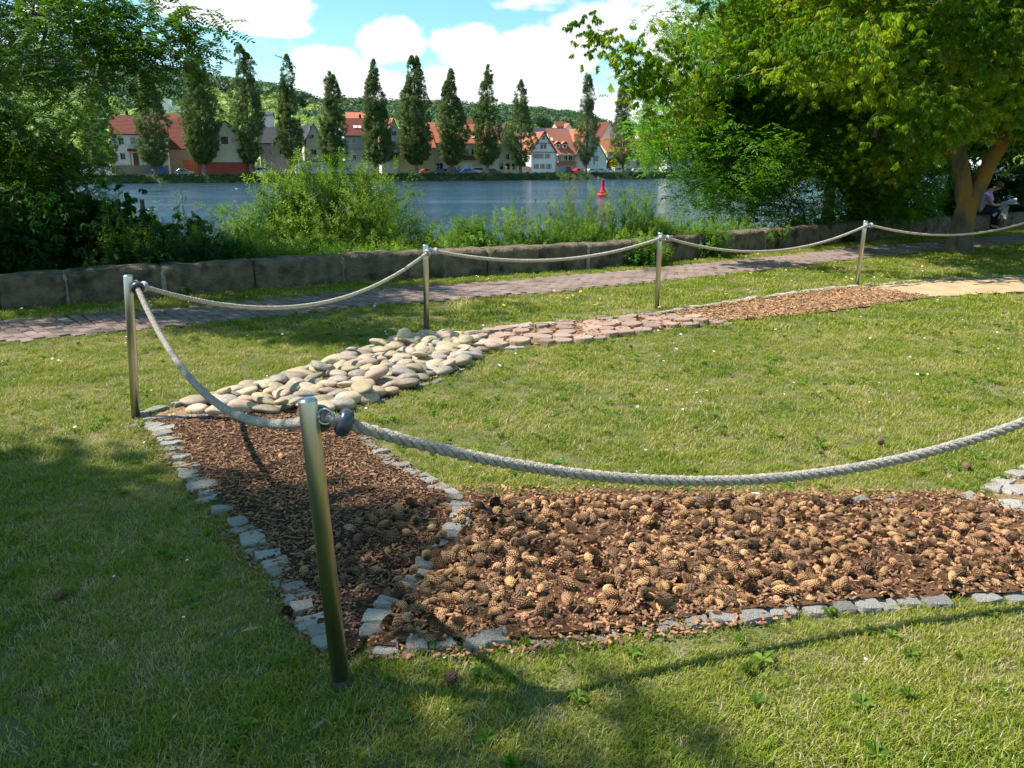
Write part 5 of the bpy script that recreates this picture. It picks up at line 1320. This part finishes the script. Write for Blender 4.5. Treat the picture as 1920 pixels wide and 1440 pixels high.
h.slab('awning', 1042, 289, 1076, 291.5, 'frame', 1.5); h.slab('balcony', 1044, 302, 1073, 309, 'balc', 1.4)
for x in (1048, 1060, 1069): h.win(x, 296.5, 1.0, 1.4)
h.slab('garage_door', 1047, 311, 1071, 324, 'greyw', .06)
h = House('broad dark slate roof behind the white half timbered gable', 990, 1075, 34, 262, 241, 'eave', 14, 'pink', 'slate', name='hall', cat='hall')
h = House('wide white gabled house behind the pale poplar beside the red car', 1076, 1137, 12, 297, 240, 'gable', 14, 'white', 'orange', apex=.45)
h.win(1118, 297, 1.0, 1.6, 1); h.win(1090, 297, 1, 1.5); h.win(1085, 270, .9, 1.2)
h = House('tall plain white pointed gable rising behind the arched gate', 1121, 1166, 30, 266, 229, 'gable', 16, 'white', 'rust', apex=.42)
h = House('cream house with an arched rust red gate and orange roof', 1138, 1192, 14, 285, 262, 'eave', 11, 'cream', 'orange'); u, z = h.loc(1147, 312)
q = MB(); w_ = h.loc(1157, 312)[0] - u; zt = zat(297, h.P0.y); q.prism([(u - w_, 0), (u + w_, 0)] + [(u + w_ * math.cos(a), max(.1, zt - w_) + w_ * math.sin(a)) for a in np.linspace(0, math.pi, 13)], -.06, .02); q.build('arched_gate', H['gate'], h.o); h.win(1178, 306, .9, 1.5)
h = House('cream house with two small windows at the right end of the parked cars', 1190, 1236, 14, 283, 262, 'eave', 11, 'cream', 'orange'); h.win(1196, 307, 1, 1.5); h.win(1208, 307, 1, 1.5); h.win(1225, 307, 1, 1.5)
h = House('white house with orange roof and railed balcony seen through the ash leaves', 1250, 1292, 16, 286, 244, 'gable', 12, 'white', 'orange', apex=.75); h.win(1271, 281, 1.2, 1.3); h.slab('balcony', 1258, 286, 1292, 292, 'metal', 1.2); h.win(1262, 306, 1, 1.4); h.win(1280, 306, 1, 1.4)
h = House('red roofed white house glimpsed between the forked trunk and the right edge', 1838, 1885, 14, 300, 285, 'eave', 11, 'white', 'rust'); h.win(1850, 308, 1.2, 1.4); h.win(1868, 308, 1.2, 1.4)
# roofs further back in the town
for k, (x0, x1, off, e_, r_, w_, rf, lab) in enumerate([(498, 516, 60, 216, 212, 'greyw', 'slate', 'grey flat topped block above the roofs behind the narrow poplar'), (566, 600, 48, 248, 238, 'pink', 'slate', 'dark roofed back house left of the pointed yellow gable'),
                                                        (655, 700, 60, 222, 212, 'stone', 'orange', 'orange roofed back house above the skylit roof'), (806, 835, 44, 250, 231, 'pink', 'orange', 'orange roof peeking between the broad poplar and its right neighbour'),
                                                        (842, 880, 40, 248, 230, 'pink', 'pinkroof', 'pinkish roof behind the long cream house'), (880, 892, 50, 240, 223, 'pink', 'rust', 'narrow rust roof behind the silver van poplar'),
                                                        (1044, 1064, 62, 238, 229, 'pink', 'rust', 'small brownish roof on the slope above the slate hall'), (1060, 1072, 58, 240, 232, 'white', 'orange', 'small orange gable above the slate hall'),
                                                        (318, 345, 44, 232, 214, 'pink', 'rust', 'back roof above the white porch house'), (968, 998, 30, 268, 250, 'pink', 'orange', 'orange roof filling the gap behind the slender poplar'), (1200, 1250, 40, 262, 246, 'cream', 'orange', 'orange back roof near the ash tree')]):
    House(lab, x0, x1, off, e_, r_, 'eave' if k != 7 else 'gable', 9, w_, rf, th=.35 if k % 2 else .2)
# white tower building on the hill
t = tan_az(326); Yt = 420.0; bz = hillz(t, Yt); o = thing('hill_tower', 'white slab tower with low wings on the wooded hillside', 'building', (t * Yt, Yt, bz)); zt = zat(186, Yt) - bz; zb = zat(203, Yt) - bz
MB().box((0, 0, (zt + zb) / 2 - 4), (2.1, 5, zt - zb + 8)).build('tower', H['white'], o); MB().box((-4, 4, zb + 1), (7, 6, 2)).build('wing', H['greyw'], o); MB().box((5.5, 4, zb + .2), (8, 6, 1.6)).build('wing', H['white'], o)
# blue container, yellow posts, signs
h_ = shore_pt(294, 9); o = thing('blue_container', 'blue tarpaulin covered box in front of the masonry base', 'container', h_); MB().box((0, 0, 1.0), (3.2, 1.6, 2.0)).build('box', H['blue'], o); MB().box((0, 0, 2.05), (3.3, 1.7, .12)).build('lid', H['metal'], o)
for px, lab in ((948.5, 'left of the two yellow gate posts beside the slender poplar'), (958.5, 'right of the two yellow gate posts beside the slender poplar')):
    p = shore_pt(px, 6.5); o = thing('gate_post', lab, 'post', p, group='yellow gate posts'); MB().box((0, 0, .8), (.55, .55, 1.9)).build('shaft', H['yellow'], o); MB().lathe([(.4, 1.74), (.42, 1.85), (.25, 2.1), (.05, 2.25)], 10).build('cap_stone', H['yellow'], o)
for px, lab in ((1112.5, 'small dark traffic sign on a pole behind the silver cars'), (1078, 'dark double sign on a pole left of the pale poplar')):
    p = shore_pt(px, 10); o = thing('street_sign', lab, 'sign', p); MB().tube([(0, 0, -.1), (0, 0, 3.4)], .06, 8).build('pole', H['metal'], o); MB().box((0, -.09, 3.1), (.9, .06, .9)).build('sign_plate', H['shutter'], o)
    if px < 1100: MB().lathe([(.4, -.03), (.4, .03)], 16, Matrix.Translation((0, -.09, 2.15)) @ Matrix.Rotation(R(90), 4, 'X')).build('sign_plate', H['shutter'], o)


# ------------------------------------------------------------------ cars
def carpaint(name, c): return mat(name, c, rough=.25, spec=.6)


CP = dict(bluegrey=carpaint('blue grey paint', (.12, .17, .22)), silver=carpaint('silver paint', (.5, .52, .54)), orange=carpaint('orange paint', (.42, .09, .03)), navy=carpaint('navy paint', (.02, .035, .09)), black=carpaint('black paint', (.015, .016, .018)),
          blue=carpaint('blue paint', (.03, .09, .32)), red=carpaint('red paint', (.55, .02, .04)), white=carpaint('white paint', (.7, .71, .72)), beige=carpaint('beige paint', (.55, .52, .40)), dark=carpaint('dark paint', (.03, .03, .04)))
lampm = mat('headlight glass', (.8, .8, .78), rough=.2); tyre = mat('tyre rubber', (.02, .02, .02), rough=.8); tail = mat('tail light', (.35, .01, .01), rough=.3)


def car(px, off, paint_, label, kind='car', ang=0.5, L_=4.2, px_y=None, flip=False, name='parked_car'):
    p = shore_pt(px, off); o = thing(name, label, 'van' if kind == 'van' else 'car', p, ang + (math.pi if flip else 0), group='cars parked along the far quay'); W = 1.75; h1 = .85
    if kind == 'van': top = 1.95; prof = [(-L_ / 2, .3), (L_ / 2, .3), (L_ / 2, .75), (L_ / 2 - .25, .98), (L_ / 2 - .9, 1.1), (L_ / 2 - 1.5, top), (-L_ / 2 + .05, top), (-L_ / 2, .9)]; cab = [(L_ / 2 - .98, 1.15), (L_ / 2 - 1.5, top - .18), (-L_ / 2 + .5, top - .18), (-L_ / 2 + .5, 1.15)]
    elif kind == 'wagon': top = 1.45; prof = [(-L_ / 2, .28), (L_ / 2, .28), (L_ / 2, .62), (L_ / 2 - .25, .8), (L_ / 2 - 1.1, .93), (L_ / 2 - 1.75, top), (-L_ / 2 + .45, top - .03), (-L_ / 2 + .05, .9)]; cab = [(L_ / 2 - 1.25, .97), (L_ / 2 - 1.8, top - .1), (-L_ / 2 + .55, top - .12), (-L_ / 2 + .35, .95)]
    else: top = 1.42; prof = [(-L_ / 2, .28), (L_ / 2, .28), (L_ / 2, .6), (L_ / 2 - .2, .76), (L_ / 2 - 1.05, .9), (L_ / 2 - 1.75, top), (-L_ / 2 + 1.1, top), (-L_ / 2 + .35, .98), (-L_ / 2, .85)]; cab = [(L_ / 2 - 1.2, .94), (L_ / 2 - 1.8, top - .09), (-L_ / 2 + 1.15, top - .1), (-L_ / 2 + .55, .96)]
    b = MB(); n = len(prof); vs = []
    for y, f in ((-W / 2, 0), (-W / 2 + .1, 1), (W / 2 - .1, 1), (W / 2, 0)):
        for x, z in prof: sh_ = (.16 if z > 1 else 0) * (1 if y < 0 else -1) * (1 if abs(y) > W / 2 - .05 else .6); vs.append((x * (1 if f else .985), y + sh_, z if f else z - .03 if z > .5 else z))
    fs = [tuple(range(n)), tuple(range(4 * n - 1, 3 * n - 1, -1))] + [(r * n + i, (r + 1) * n + i, (r + 1) * n + (i + 1) % n, r * n + (i + 1) % n) for r in range(3) for i in range(n)]
    b.add(vs, fs); b.build('body', paint_, o)
    for y, s in ((-W / 2 + .06, 1), (W / 2 - .06, -1)): q = MB(); vs = [(x, y - s * .09 + s * (z - .93) * .26, z) for x, z in cab]; q.add(vs + [(a, c + s * .03, d) for a, c, d in vs], [(0, 1, 2, 3), (7, 6, 5, 4), (0, 4, 5, 1), (1, 5, 6, 2), (2, 6, 7, 3), (3, 7, 4, 0)]); q.build('side_window', H['glass'], o)
    (xa, za), (xb, zb) = cab[0], cab[1]; dn_ = Vector((zb - za, 0, xa - xb)).normalized() * .05
    q = MB(); q.add([(xa + .16 + dn_.x, -.68, za), (xa + .16 + dn_.x, .68, za), (xb + .16 + dn_.x, .56, zb), (xb + .16 + dn_.x, -.56, zb), (xa + .12, -.68, za), (xa + .12, .68, za), (xb + .12, .56, zb), (xb + .12, -.56, zb)], [(0, 1, 2, 3), (7, 6, 5, 4), (0, 4, 5, 1), (1, 5, 6, 2), (2, 6, 7, 3), (3, 7, 4, 0)]); q.build('windscreen', H['glass'], o)
    for x in (-L_ / 2 + .75, L_ / 2 - .8):
        for y in (-W / 2 + .1, W / 2 - .1):
            T = Matrix.Translation((x, y, .32)) @ Matrix.Rotation(R(90), 4, 'X'); w = MB().lathe([(.3, -.11), (.32, -.08), (.32, .08), (.3, .11)], 16, T).build('wheel', tyre, o); MB().lathe([(.19, -.125), (.19, .125)], 12, T).build('rim', CP['silver'], w)
    for y in (-.62, .62): MB().box((L_ / 2 - .04, y, .66), (.12, .3, .14)).build('headlight', lampm, o); MB().box((-L_ / 2 + .01, y, .78), (.08, .26, .16)).build('tail_light', tail, o)


for a in [(345, 7.5, CP['bluegrey'], 'blue grey hatchback parked below the big rust red roof', 'car', .15, 4.1), (492, 8, CP['silver'], 'silver van half hidden by the darkest poplar', 'van', .2, 4.5), (799, 8.5, CP['orange'], 'orange red car at the left end of the parked row', 'car', .7, 4.0),
          (826, 8, CP['navy'], 'dark navy car right of the orange car', 'car', .3, 4.6), (837, 11, CP['bluegrey'], 'blue grey car half behind the navy car', 'car', .3, 4.2), (848, 7, CP['black'], 'black upright car behind the poplar trunk with the low side tip', 'van', 1.3, 4.2), (877, 8, CP['blue'], 'bright blue hatchback left of the silver van', 'car', .4, 4.4),
          (868, 11.5, CP['silver'], 'pale roofed car just behind the blue hatchback', 'car', .4, 4.2), (896, 10, CP['silver'], 'silver van with dark windows on the quay', 'van', .3, 4.6), (924, 8, CP['dark'], 'dark low car right of the silver van', 'car', .3, 4.2),
          (1066, 8, CP['black'], 'black car seen from its end, left of the red car', 'van', 1.5, 4.2), (1083, 8, CP['red'], 'bright red car left of the pale poplar', 'car', .9, 4.2), (1105, 12, CP['dark'], 'dark green car behind the row of silver cars', 'car', .2, 4.2), (1107, 8, CP['silver'], 'silver car just right of the pale poplar trunk', 'car', .8, 4.2),
          (1125, 8, CP['silver'], 'silver car in the middle of the row, below the sign', 'car', .8, 4.3), (1142, 8, CP['white'], 'whitish car left of the beige van', 'car', .8, 4.2), (1142, 13, CP['navy'], 'dark car in front of the arched gate', 'wagon', .4, 4.6), (1161, 10, CP['beige'], 'beige van behind the pale poplar by the arched gate', 'van', .5, 4.8),
          (1177, 8, CP['bluegrey'], 'blue grey car right of the beige van', 'car', .7, 4.1), (1197, 8, CP['silver'], 'silver estate car at the right end of the row', 'wagon', .2, 4.6), (1226, 8, CP['white'], 'white car partly hidden by the ash leaves', 'car', .4, 4.2)]: car(*a)

# ------------------------------------------------------------------ buoy, kayak, pillar
bp = gp(1130, 369, WZ); o = thing('buoy', 'red navigation buoy with cylindrical topmark floating on the river', 'buoy', bp); redm = mat('buoy red', (.60, .015, .03), (.48, .015, .03), scale=2, rough=.4)
MB().lathe([(.55, -.3), (.62, 0), (.66, .12), (.66, .30), (.60, .36), (.46, .40)], 28).build('float', redm, o, True); MB().lathe([(.46, .39), (.34, .62), (.24, .9), (.19, 1.2), (.19, 1.3)], 24).build('tower', redm, o, True); MB().lathe([(.2, 1.28), (.215, 1.30), (.215, 1.9), (.2, 1.93)], 24).build('topmark', redm, o)
bp = gp(1497, 374, WZ); o = thing('mooring_pillar', 'pale concrete mooring pillar standing in the water behind the ash branches', 'pillar', bp); MB().lathe([(.62, -.5), (.6, 2.0), (.56, 2.06)], 20).build('shaft', H['white'], o, True); MB().lathe([(.7, 2.04), (.7, 2.18)], 20).build('cap_stone', H['greyw'], o)


# ------------------------------------------------------------------ people
def skin(name, chains, m, parent, sub=1):
    """chains of (point, radius); the first point of a chain given as an int joins an earlier vertex"""
    vs = []; es = []; rs = []
    for ch in chains:
        prev = None
        for it in ch:
            if isinstance(it, int): prev = it; continue
            p, r_ = it; vs.append(p); rs.append(r_ if isinstance(r_, tuple) else (r_, r_)); i = len(vs) - 1
            if prev is not None: es.append((prev, i))
            prev = i
    me = bpy.data.meshes.new(name); me.from_pydata([tuple(v) for v in vs], es, []); me.update(); o = link(name, me, parent)
    bm = bmesh.new(); bm.from_mesh(me); lay = bm.verts.layers.skin.verify(); bm.verts.ensure_lookup_table()
    for v, r_ in zip(bm.verts, rs): v[lay].radius = r_; v[lay].use_root = False
    bm.verts[0][lay].use_root = True; bm.to_mesh(me); bm.free()
    o.modifiers.new('skin', 'SKIN').use_smooth_shade = True; s = o.modifiers.new('sub', 'SUBSURF'); s.levels = sub; s.render_levels = sub
    dg = bpy.context.evaluated_depsgraph_get(); me2 = bpy.data.meshes.new_from_object(o.evaluated_get(dg)); o.modifiers.clear(); o.data = me2; me2.materials.clear(); me2.materials.append(m); me2.polygons.foreach_set('use_smooth', [True] * len(me2.polygons)); return o


skinm = mat('skin', (.42, .25, .17), rough=.6); V = Vector
shirtm = newmat('checked shirt'); nt = shirtm.node_tree; N = nt.nodes; L = nt.links; o_ = N.new('ShaderNodeOutputMaterial'); p_ = N.new('ShaderNodeBsdfPrincipled'); tc = N.new('ShaderNodeTexCoord'); br = N.new('ShaderNodeTexChecker'); br.inputs['Scale'].default_value = 32
br.inputs[1].default_value = (.22, .26, .62, 1); br.inputs[2].default_value = (.45, .36, .62, 1); n_ = N.new('ShaderNodeTexNoise'); n_.inputs['Scale'].default_value = 14; L.new(tc.outputs['Object'], n_.inputs[0]); mx = N.new('ShaderNodeMixRGB'); mx.inputs[2].default_value = (.6, .25, .4, 1); mr = N.new('ShaderNodeMapRange'); mr.inputs[1].default_value = .52; mr.inputs[2].default_value = .62
L.new(n_.outputs[0], mr.inputs[0]); L.new(mr.outputs[0], mx.inputs[0]); L.new(tc.outputs['Object'], br.inputs[0]); L.new(br.outputs[0], mx.inputs[1]); L.new(mx.outputs[0], p_.inputs[0]); p_.inputs['Roughness'].default_value = .9; L.new(p_.outputs[0], o_.inputs[0])
trous = mat('navy trousers', (.012, .016, .04), rough=.9); hatm = mat('dark brimmed hat', (.09, .08, .06), (.05, .045, .035), scale=20, rough=.9)
wmid = (WALL[15] + WALL[16]) / 2; wd = (WALL[16] - WALL[15]).normalized(); wn = V((-wd.y, wd.x)); sp_ = V((at(1846, 400, wmid.y).x, 0)); k = (sp_.x - WALL[15].x) / (WALL[16].x - WALL[15].x)
base = WALL[15].lerp(WALL[16], k) + wn * .2
per = thing('person', 'man in a brimmed hat and checked shirt sitting on the wall, bent over a newspaper', 'person', (base.x, base.y, 0), R(-12)); SZ = .41


def hand(w, d, side, grip=.5):
    """chains of a hand: palm from wrist w along d, five fingers"""
    d = d.normalized(); s = d.cross(V((0, 0, 1))).normalized() * side; u = s.cross(d).normalized(); out = []
    if u.z < 0: u = -u
    for i, (lg, off) in enumerate(((.062, -.033), (.074, -.012), (.08, .010), (.068, .03))):
        b = w + d * .075 + s * off; j1 = b + d * lg * .5 - u * .008; j2 = b + d * lg * .8 - u * lg * grip * .6
        out.append([(w + d * .03 + s * off * .6, .013), (b, .0095), (j1, .0085), (j2, .007)])
    t = w + d * .025 - s * .03; out.append([(w + d * .015 - s * .012, .014), (t, .0105), (t + d * .035 - s * .012, .009), (t + d * .055 - s * .004 - u * .01, .0075)])
    return out


neck = V((.27, 0, SZ + .60)); head = V((.40, 0, SZ + .655))
body = [[(V((0, 0, SZ + .1)), (.15, .12)), (V((.06, 0, SZ + .28)), (.145, .11)), (V((.15, 0, SZ + .46)), (.16, .115)), (neck - V((.05, 0, .03)), (.085, .075)), (neck, .055), (neck + V((.05, 0, .02)), .055), (head - V((.02, 0, 0)), (.082, .085)), (head + V((.05, 0, .03)), (.07, .075)), (head + V((.085, 0, -.015)), .045)]]
for s in (-1, 1):
    body.append([0, (V((.06, s * .1, SZ + .09)), .1), (V((.26, s * .14, SZ + .09)), .085), (V((.46, s * .15, SZ + .08)), .065), (V((.45, s * .15, SZ - .1)), .06), (V((.42, s * .15, .1)), .042), (V((.50, s * .16, .05)), (.04, .03)), (V((.60, s * .17, .04)), (.035, .022))])
    body.append([2, (V((.17, s * .17, SZ + .49)), .065), (V((.2, s * .22, SZ + .36)), .052), (V((.25, s * .22, SZ + .24)), .043), (V((.38, s * .15, SZ + .22)), .036), (V((.50, s * .07, SZ + .235)), .027), (V((.56, s * .06, SZ + .235)), (.03, .018))])
bo = skin('body', body, skinm, per)
bm = bmesh.new(); bm.from_mesh(bo.data)
for s in (-1, 1):
    for i, ch in enumerate(hand(V((.51, s * .07, SZ + .235)), V((1, -s * .25, .05)), s)):
        fo = skin('finger_tmp', [ch], skinm, None, 1); bm.from_mesh(fo.data); bpy.data.objects.remove(fo)
nose = bmesh.ops.create_icosphere(bm, subdivisions=1, radius=.016, matrix=Matrix.Translation(head + V((.125, 0, -.015))))
for s in (-1, 1): bmesh.ops.create_icosphere(bm, subdivisions=1, radius=.022, matrix=Matrix.Translation(head + V((.0, s * .085, -.005))) @ Matrix.Diagonal((.7, .4, 1.2, 1)))
bm.to_mesh(bo.data); bm.free()
for s in (-1, 1): q = MB(); q.lathe([(.001, -.006), (.008, 0), (.001, .006)], 8, Matrix.Translation(head + V((.112, s * .03, .015)))); q.build('eye', mat('eye', (.03, .02, .015), rough=.2) if s < 0 else bpy.data.materials['eye'], per)
MB().box(head + V((.105, 0, -.052)), (.02, .045, .006)).build('mouth', mat('lips', (.3, .12, .1)), per)
skin('shirt', [[(V((0, 0, SZ + .13)), (.165, .135)), (V((.06, 0, SZ + .28)), (.165, .125)), (V((.15, 0, SZ + .46)), (.178, .13)), (neck - V((.06, 0, .035)), (.09, .08))]] + [[2, (V((.17, s * .18, SZ + .49)), .085), (V((.2, s * .225, SZ + .38)), .075), (V((.23, s * .23, SZ + .29)), .07)] for s in (-1, 1)], shirtm, per)
skin('trousers', [[(V((-.01, 0, SZ + .1)), (.165, .125)), (V((.03, 0, SZ + .17)), (.16, .12))]] + [[0, (V((.06, s * .1, SZ + .09)), .12), (V((.27, s * .14, SZ + .09)), .1), (V((.47, s * .15, SZ + .07)), .085), (V((.46, s * .15, SZ - .12)), .078), (V((.43, s * .15, .1)), .06)] for s in (-1, 1)], trous, per)
for s in (-1, 1): skin('shoe', [[(V((.40, s * .15, .05)), (.045, .04)), (V((.50, s * .16, .045)), (.045, .035)), (V((.63, s * .17, .035)), (.038, .026))]], CP['black'], per)
hT = Matrix.Translation(head + V((.02, 0, .045))) @ Matrix.Rotation(R(24), 4, 'Y'); MB().lathe([(.165, -.005), (.168, .003), (.105, .012), (.1, .06), (.085, .1), (.03, .112), (.001, .113)], 24, hT).build('hat', hatm, per, True)
MB().lathe([(.1015, .014), (.103, .036), (.1, .038)], 24, hT).build('hat_band', CP['black'], per, True)
paper = newmat('newsprint'); nt = paper.node_tree; N = nt.nodes; L = nt.links; o_ = N.new('ShaderNodeOutputMaterial'); p_ = N.new('ShaderNodeBsdfPrincipled'); tc = N.new('ShaderNodeTexCoord'); n_ = N.new('ShaderNodeTexNoise'); n_.inputs['Scale'].default_value = 40; L.new(tc.outputs['Object'], n_.inputs[0]); cr = N.new('ShaderNodeValToRGB')
cr.color_ramp.elements[0].position = .5; cr.color_ramp.elements[0].color = (.42, .42, .4, 1); cr.color_ramp.elements[1].position = .56; cr.color_ramp.elements[1].color = (.16, .16, .17, 1); L.new(n_.outputs[0], cr.inputs[0]); L.new(cr.outputs[0], p_.inputs[0]); p_.inputs['Roughness'].default_value = .9; L.new(p_.outputs[0], o_.inputs[0])
np_ = thing('newspaper', 'open newspaper held by the man on the wall, its loose section hanging down', 'newspaper', (base.x, base.y, 0), R(-12))


def leafsheet(name, pts, m=paper):
    q = MB(); n = len(pts); nrm = (V(pts[1]) - V(pts[0])).cross(V(pts[2]) - V(pts[0])).normalized() * .003; q.add([V(p) for p in pts] + [V(p) + nrm for p in pts], [tuple(range(n)), tuple(range(2 * n - 1, n - 1, -1))] + [(i, (i + 1) % n, (i + 1) % n + n, i + n) for i in range(n)]); return q.build(name, m, np_)


z = SZ + .235
leafsheet('page', [(.55, -.02, z), (.55, -.30, z + .01), (.88, -.28, z + .03), (.90, 0, z + .06)]); leafsheet('page', [(.55, .0, z), (.90, .02, z + .06), (.95, .2, z + .17), (.60, .24, z + .05)])
leafsheet('page', [(.54, -.20, z), (.42, -.26, z - .34), (.60, -.30, z - .36), (.66, -.24, z - .01)]); leafsheet('page', [(.5, -.14, z), (.28, -.22, z - .27), (.34, -.25, z - .30), (.56, -.18, z - .01)])
leafsheet('printed_picture', [(.455, -.29, z - .25), (.445, -.291, z - .32), (.52, -.312, z - .33), (.53, -.31, z - .26)], mat('print red', (.35, .08, .07), (.2, .1, .1), scale=20))
# walker near the blue box, and paddler
for kind, p, lab in (('walk', shore_pt(286, 6.5), 'person in a pale shirt standing by the blue box on the far bank'), ('kayak', gp(1122, 336.5, WZ), 'person in a pinkish top paddling the blue kayak')):
    o = thing('person', lab, 'person', p, 0); z0 = -.72 if kind == 'kayak' else 0
    ch = [[(V((0, 0, .98 + z0)), (.15, .11)), (V((0, 0, 1.2 + z0)), (.14, .1)), (V((0, 0, 1.42 + z0)), (.17, .1)), (V((0, 0, 1.52 + z0)), .055), (V((0, 0, 1.58 + z0)), .06), (V((0, 0, 1.68 + z0)), .1), (V((0, 0, 1.76 + z0)), .07)]]
    for s in (-1, 1):
        ch.append([0, (V((s * .1, 0, .9 + z0)), .1), (V((s * .11, -.02, .5)), .07), (V((s * .11, .03, .08)), .045), (V((s * .12, -.12, .04)), .04)] if kind == 'walk' else [0, (V((s * .1, -.05, .22)), .1), (V((s * .12, -.4, .28)), .07), (V((s * .1, -.75, .15)), .05)])
        ch.append([2, (V((s * .2, 0, 1.4 + z0)), .06), (V((s * .26, -.04, 1.15 + z0)), .045), (V((s * .26, -.18, .95 + z0)), .035), (V((s * .25, -.25, .92 + z0)), .03)])
    skin('body', ch, skinm, o)
    tops = H['white'] if kind == 'walk' else mat('pink top', (.55, .2, .2), rough=.9)
    skin('shirt', [[(V((0, 0, .98 + z0)), (.17, .125)), (V((0, 0, 1.2 + z0)), (.16, .12)), (V((0, 0, 1.42 + z0)), (.18, .12))]] + [[2, (V((s * .2, 0, 1.4 + z0)), .075), (V((s * .25, -.03, 1.2 + z0)), .065)] for s in (-1, 1)], tops, o)
    if kind == 'walk': skin('trousers', [[(V((0, 0, .98)), (.17, .13)), (V((0, 0, .9)), (.17, .13))]] + [[0, (V((s * .1, 0, .88)), .12), (V((s * .11, -.02, .5)), .09), (V((s * .11, .03, .12)), .065)] for s in (-1, 1)], trous, o)
    MB().lathe([(.103, 1.66 + z0), (.1, 1.74 + z0), (.07, 1.79 + z0), (.001, 1.81 + z0)], 12).build('hair', mat('brown hair', (.06, .04, .025)) if kind == 'walk' else bpy.data.materials['brown hair'], o, True)
    if kind == 'kayak':
        k_ = thing('kayak', 'small blue kayak near the far bank, above the buoy', 'kayak', p, 0); q = MB(); pr = [(-2.2, .02, .25), (-1.5, .2, .2), (-.6, .32, .17), (.6, .32, .17), (1.5, .2, .2), (2.2, .02, .25)]; vs = []
        for x, w, zt in pr: vs += [(x, -w, .1), (x, -w * .6, -.1), (x, w * .6, -.1), (x, w, .1), (x, 0, zt + .06)]
        fs = [(i * 5 + j, i * 5 + (j + 1) % 5, (i + 1) * 5 + (j + 1) % 5, (i + 1) * 5 + j) for i in range(5) for j in range(5)] + [(0, 1, 2, 3, 4), (29, 28, 27, 26, 25)]
        q.add(vs, fs); q.build('hull', CP['blue'], k_); q = MB(); v_, f_ = torus(.34, .03, Matrix.Translation((0, 0, .24)), 16, 6); q.add(v_, f_).build('cockpit_rim', CP['black'], k_)
        pd_ = thing('paddle', 'double bladed paddle held across the blue kayak', 'paddle', p, 0); MB().tube([(-1.0, -.3, .35), (1.0, -.3, .12)], .018, 6).build('shaft', CP['black'], pd_)
        for s in (-1, 1): MB().box((s * 1.12, -.3, .235 - s * .13), (.4, .03, .17)).build('blade', CP['red'], pd_)
print('grass instances', ng_, 'cones', len(lit), 'objects', len(bpy.data.objects))
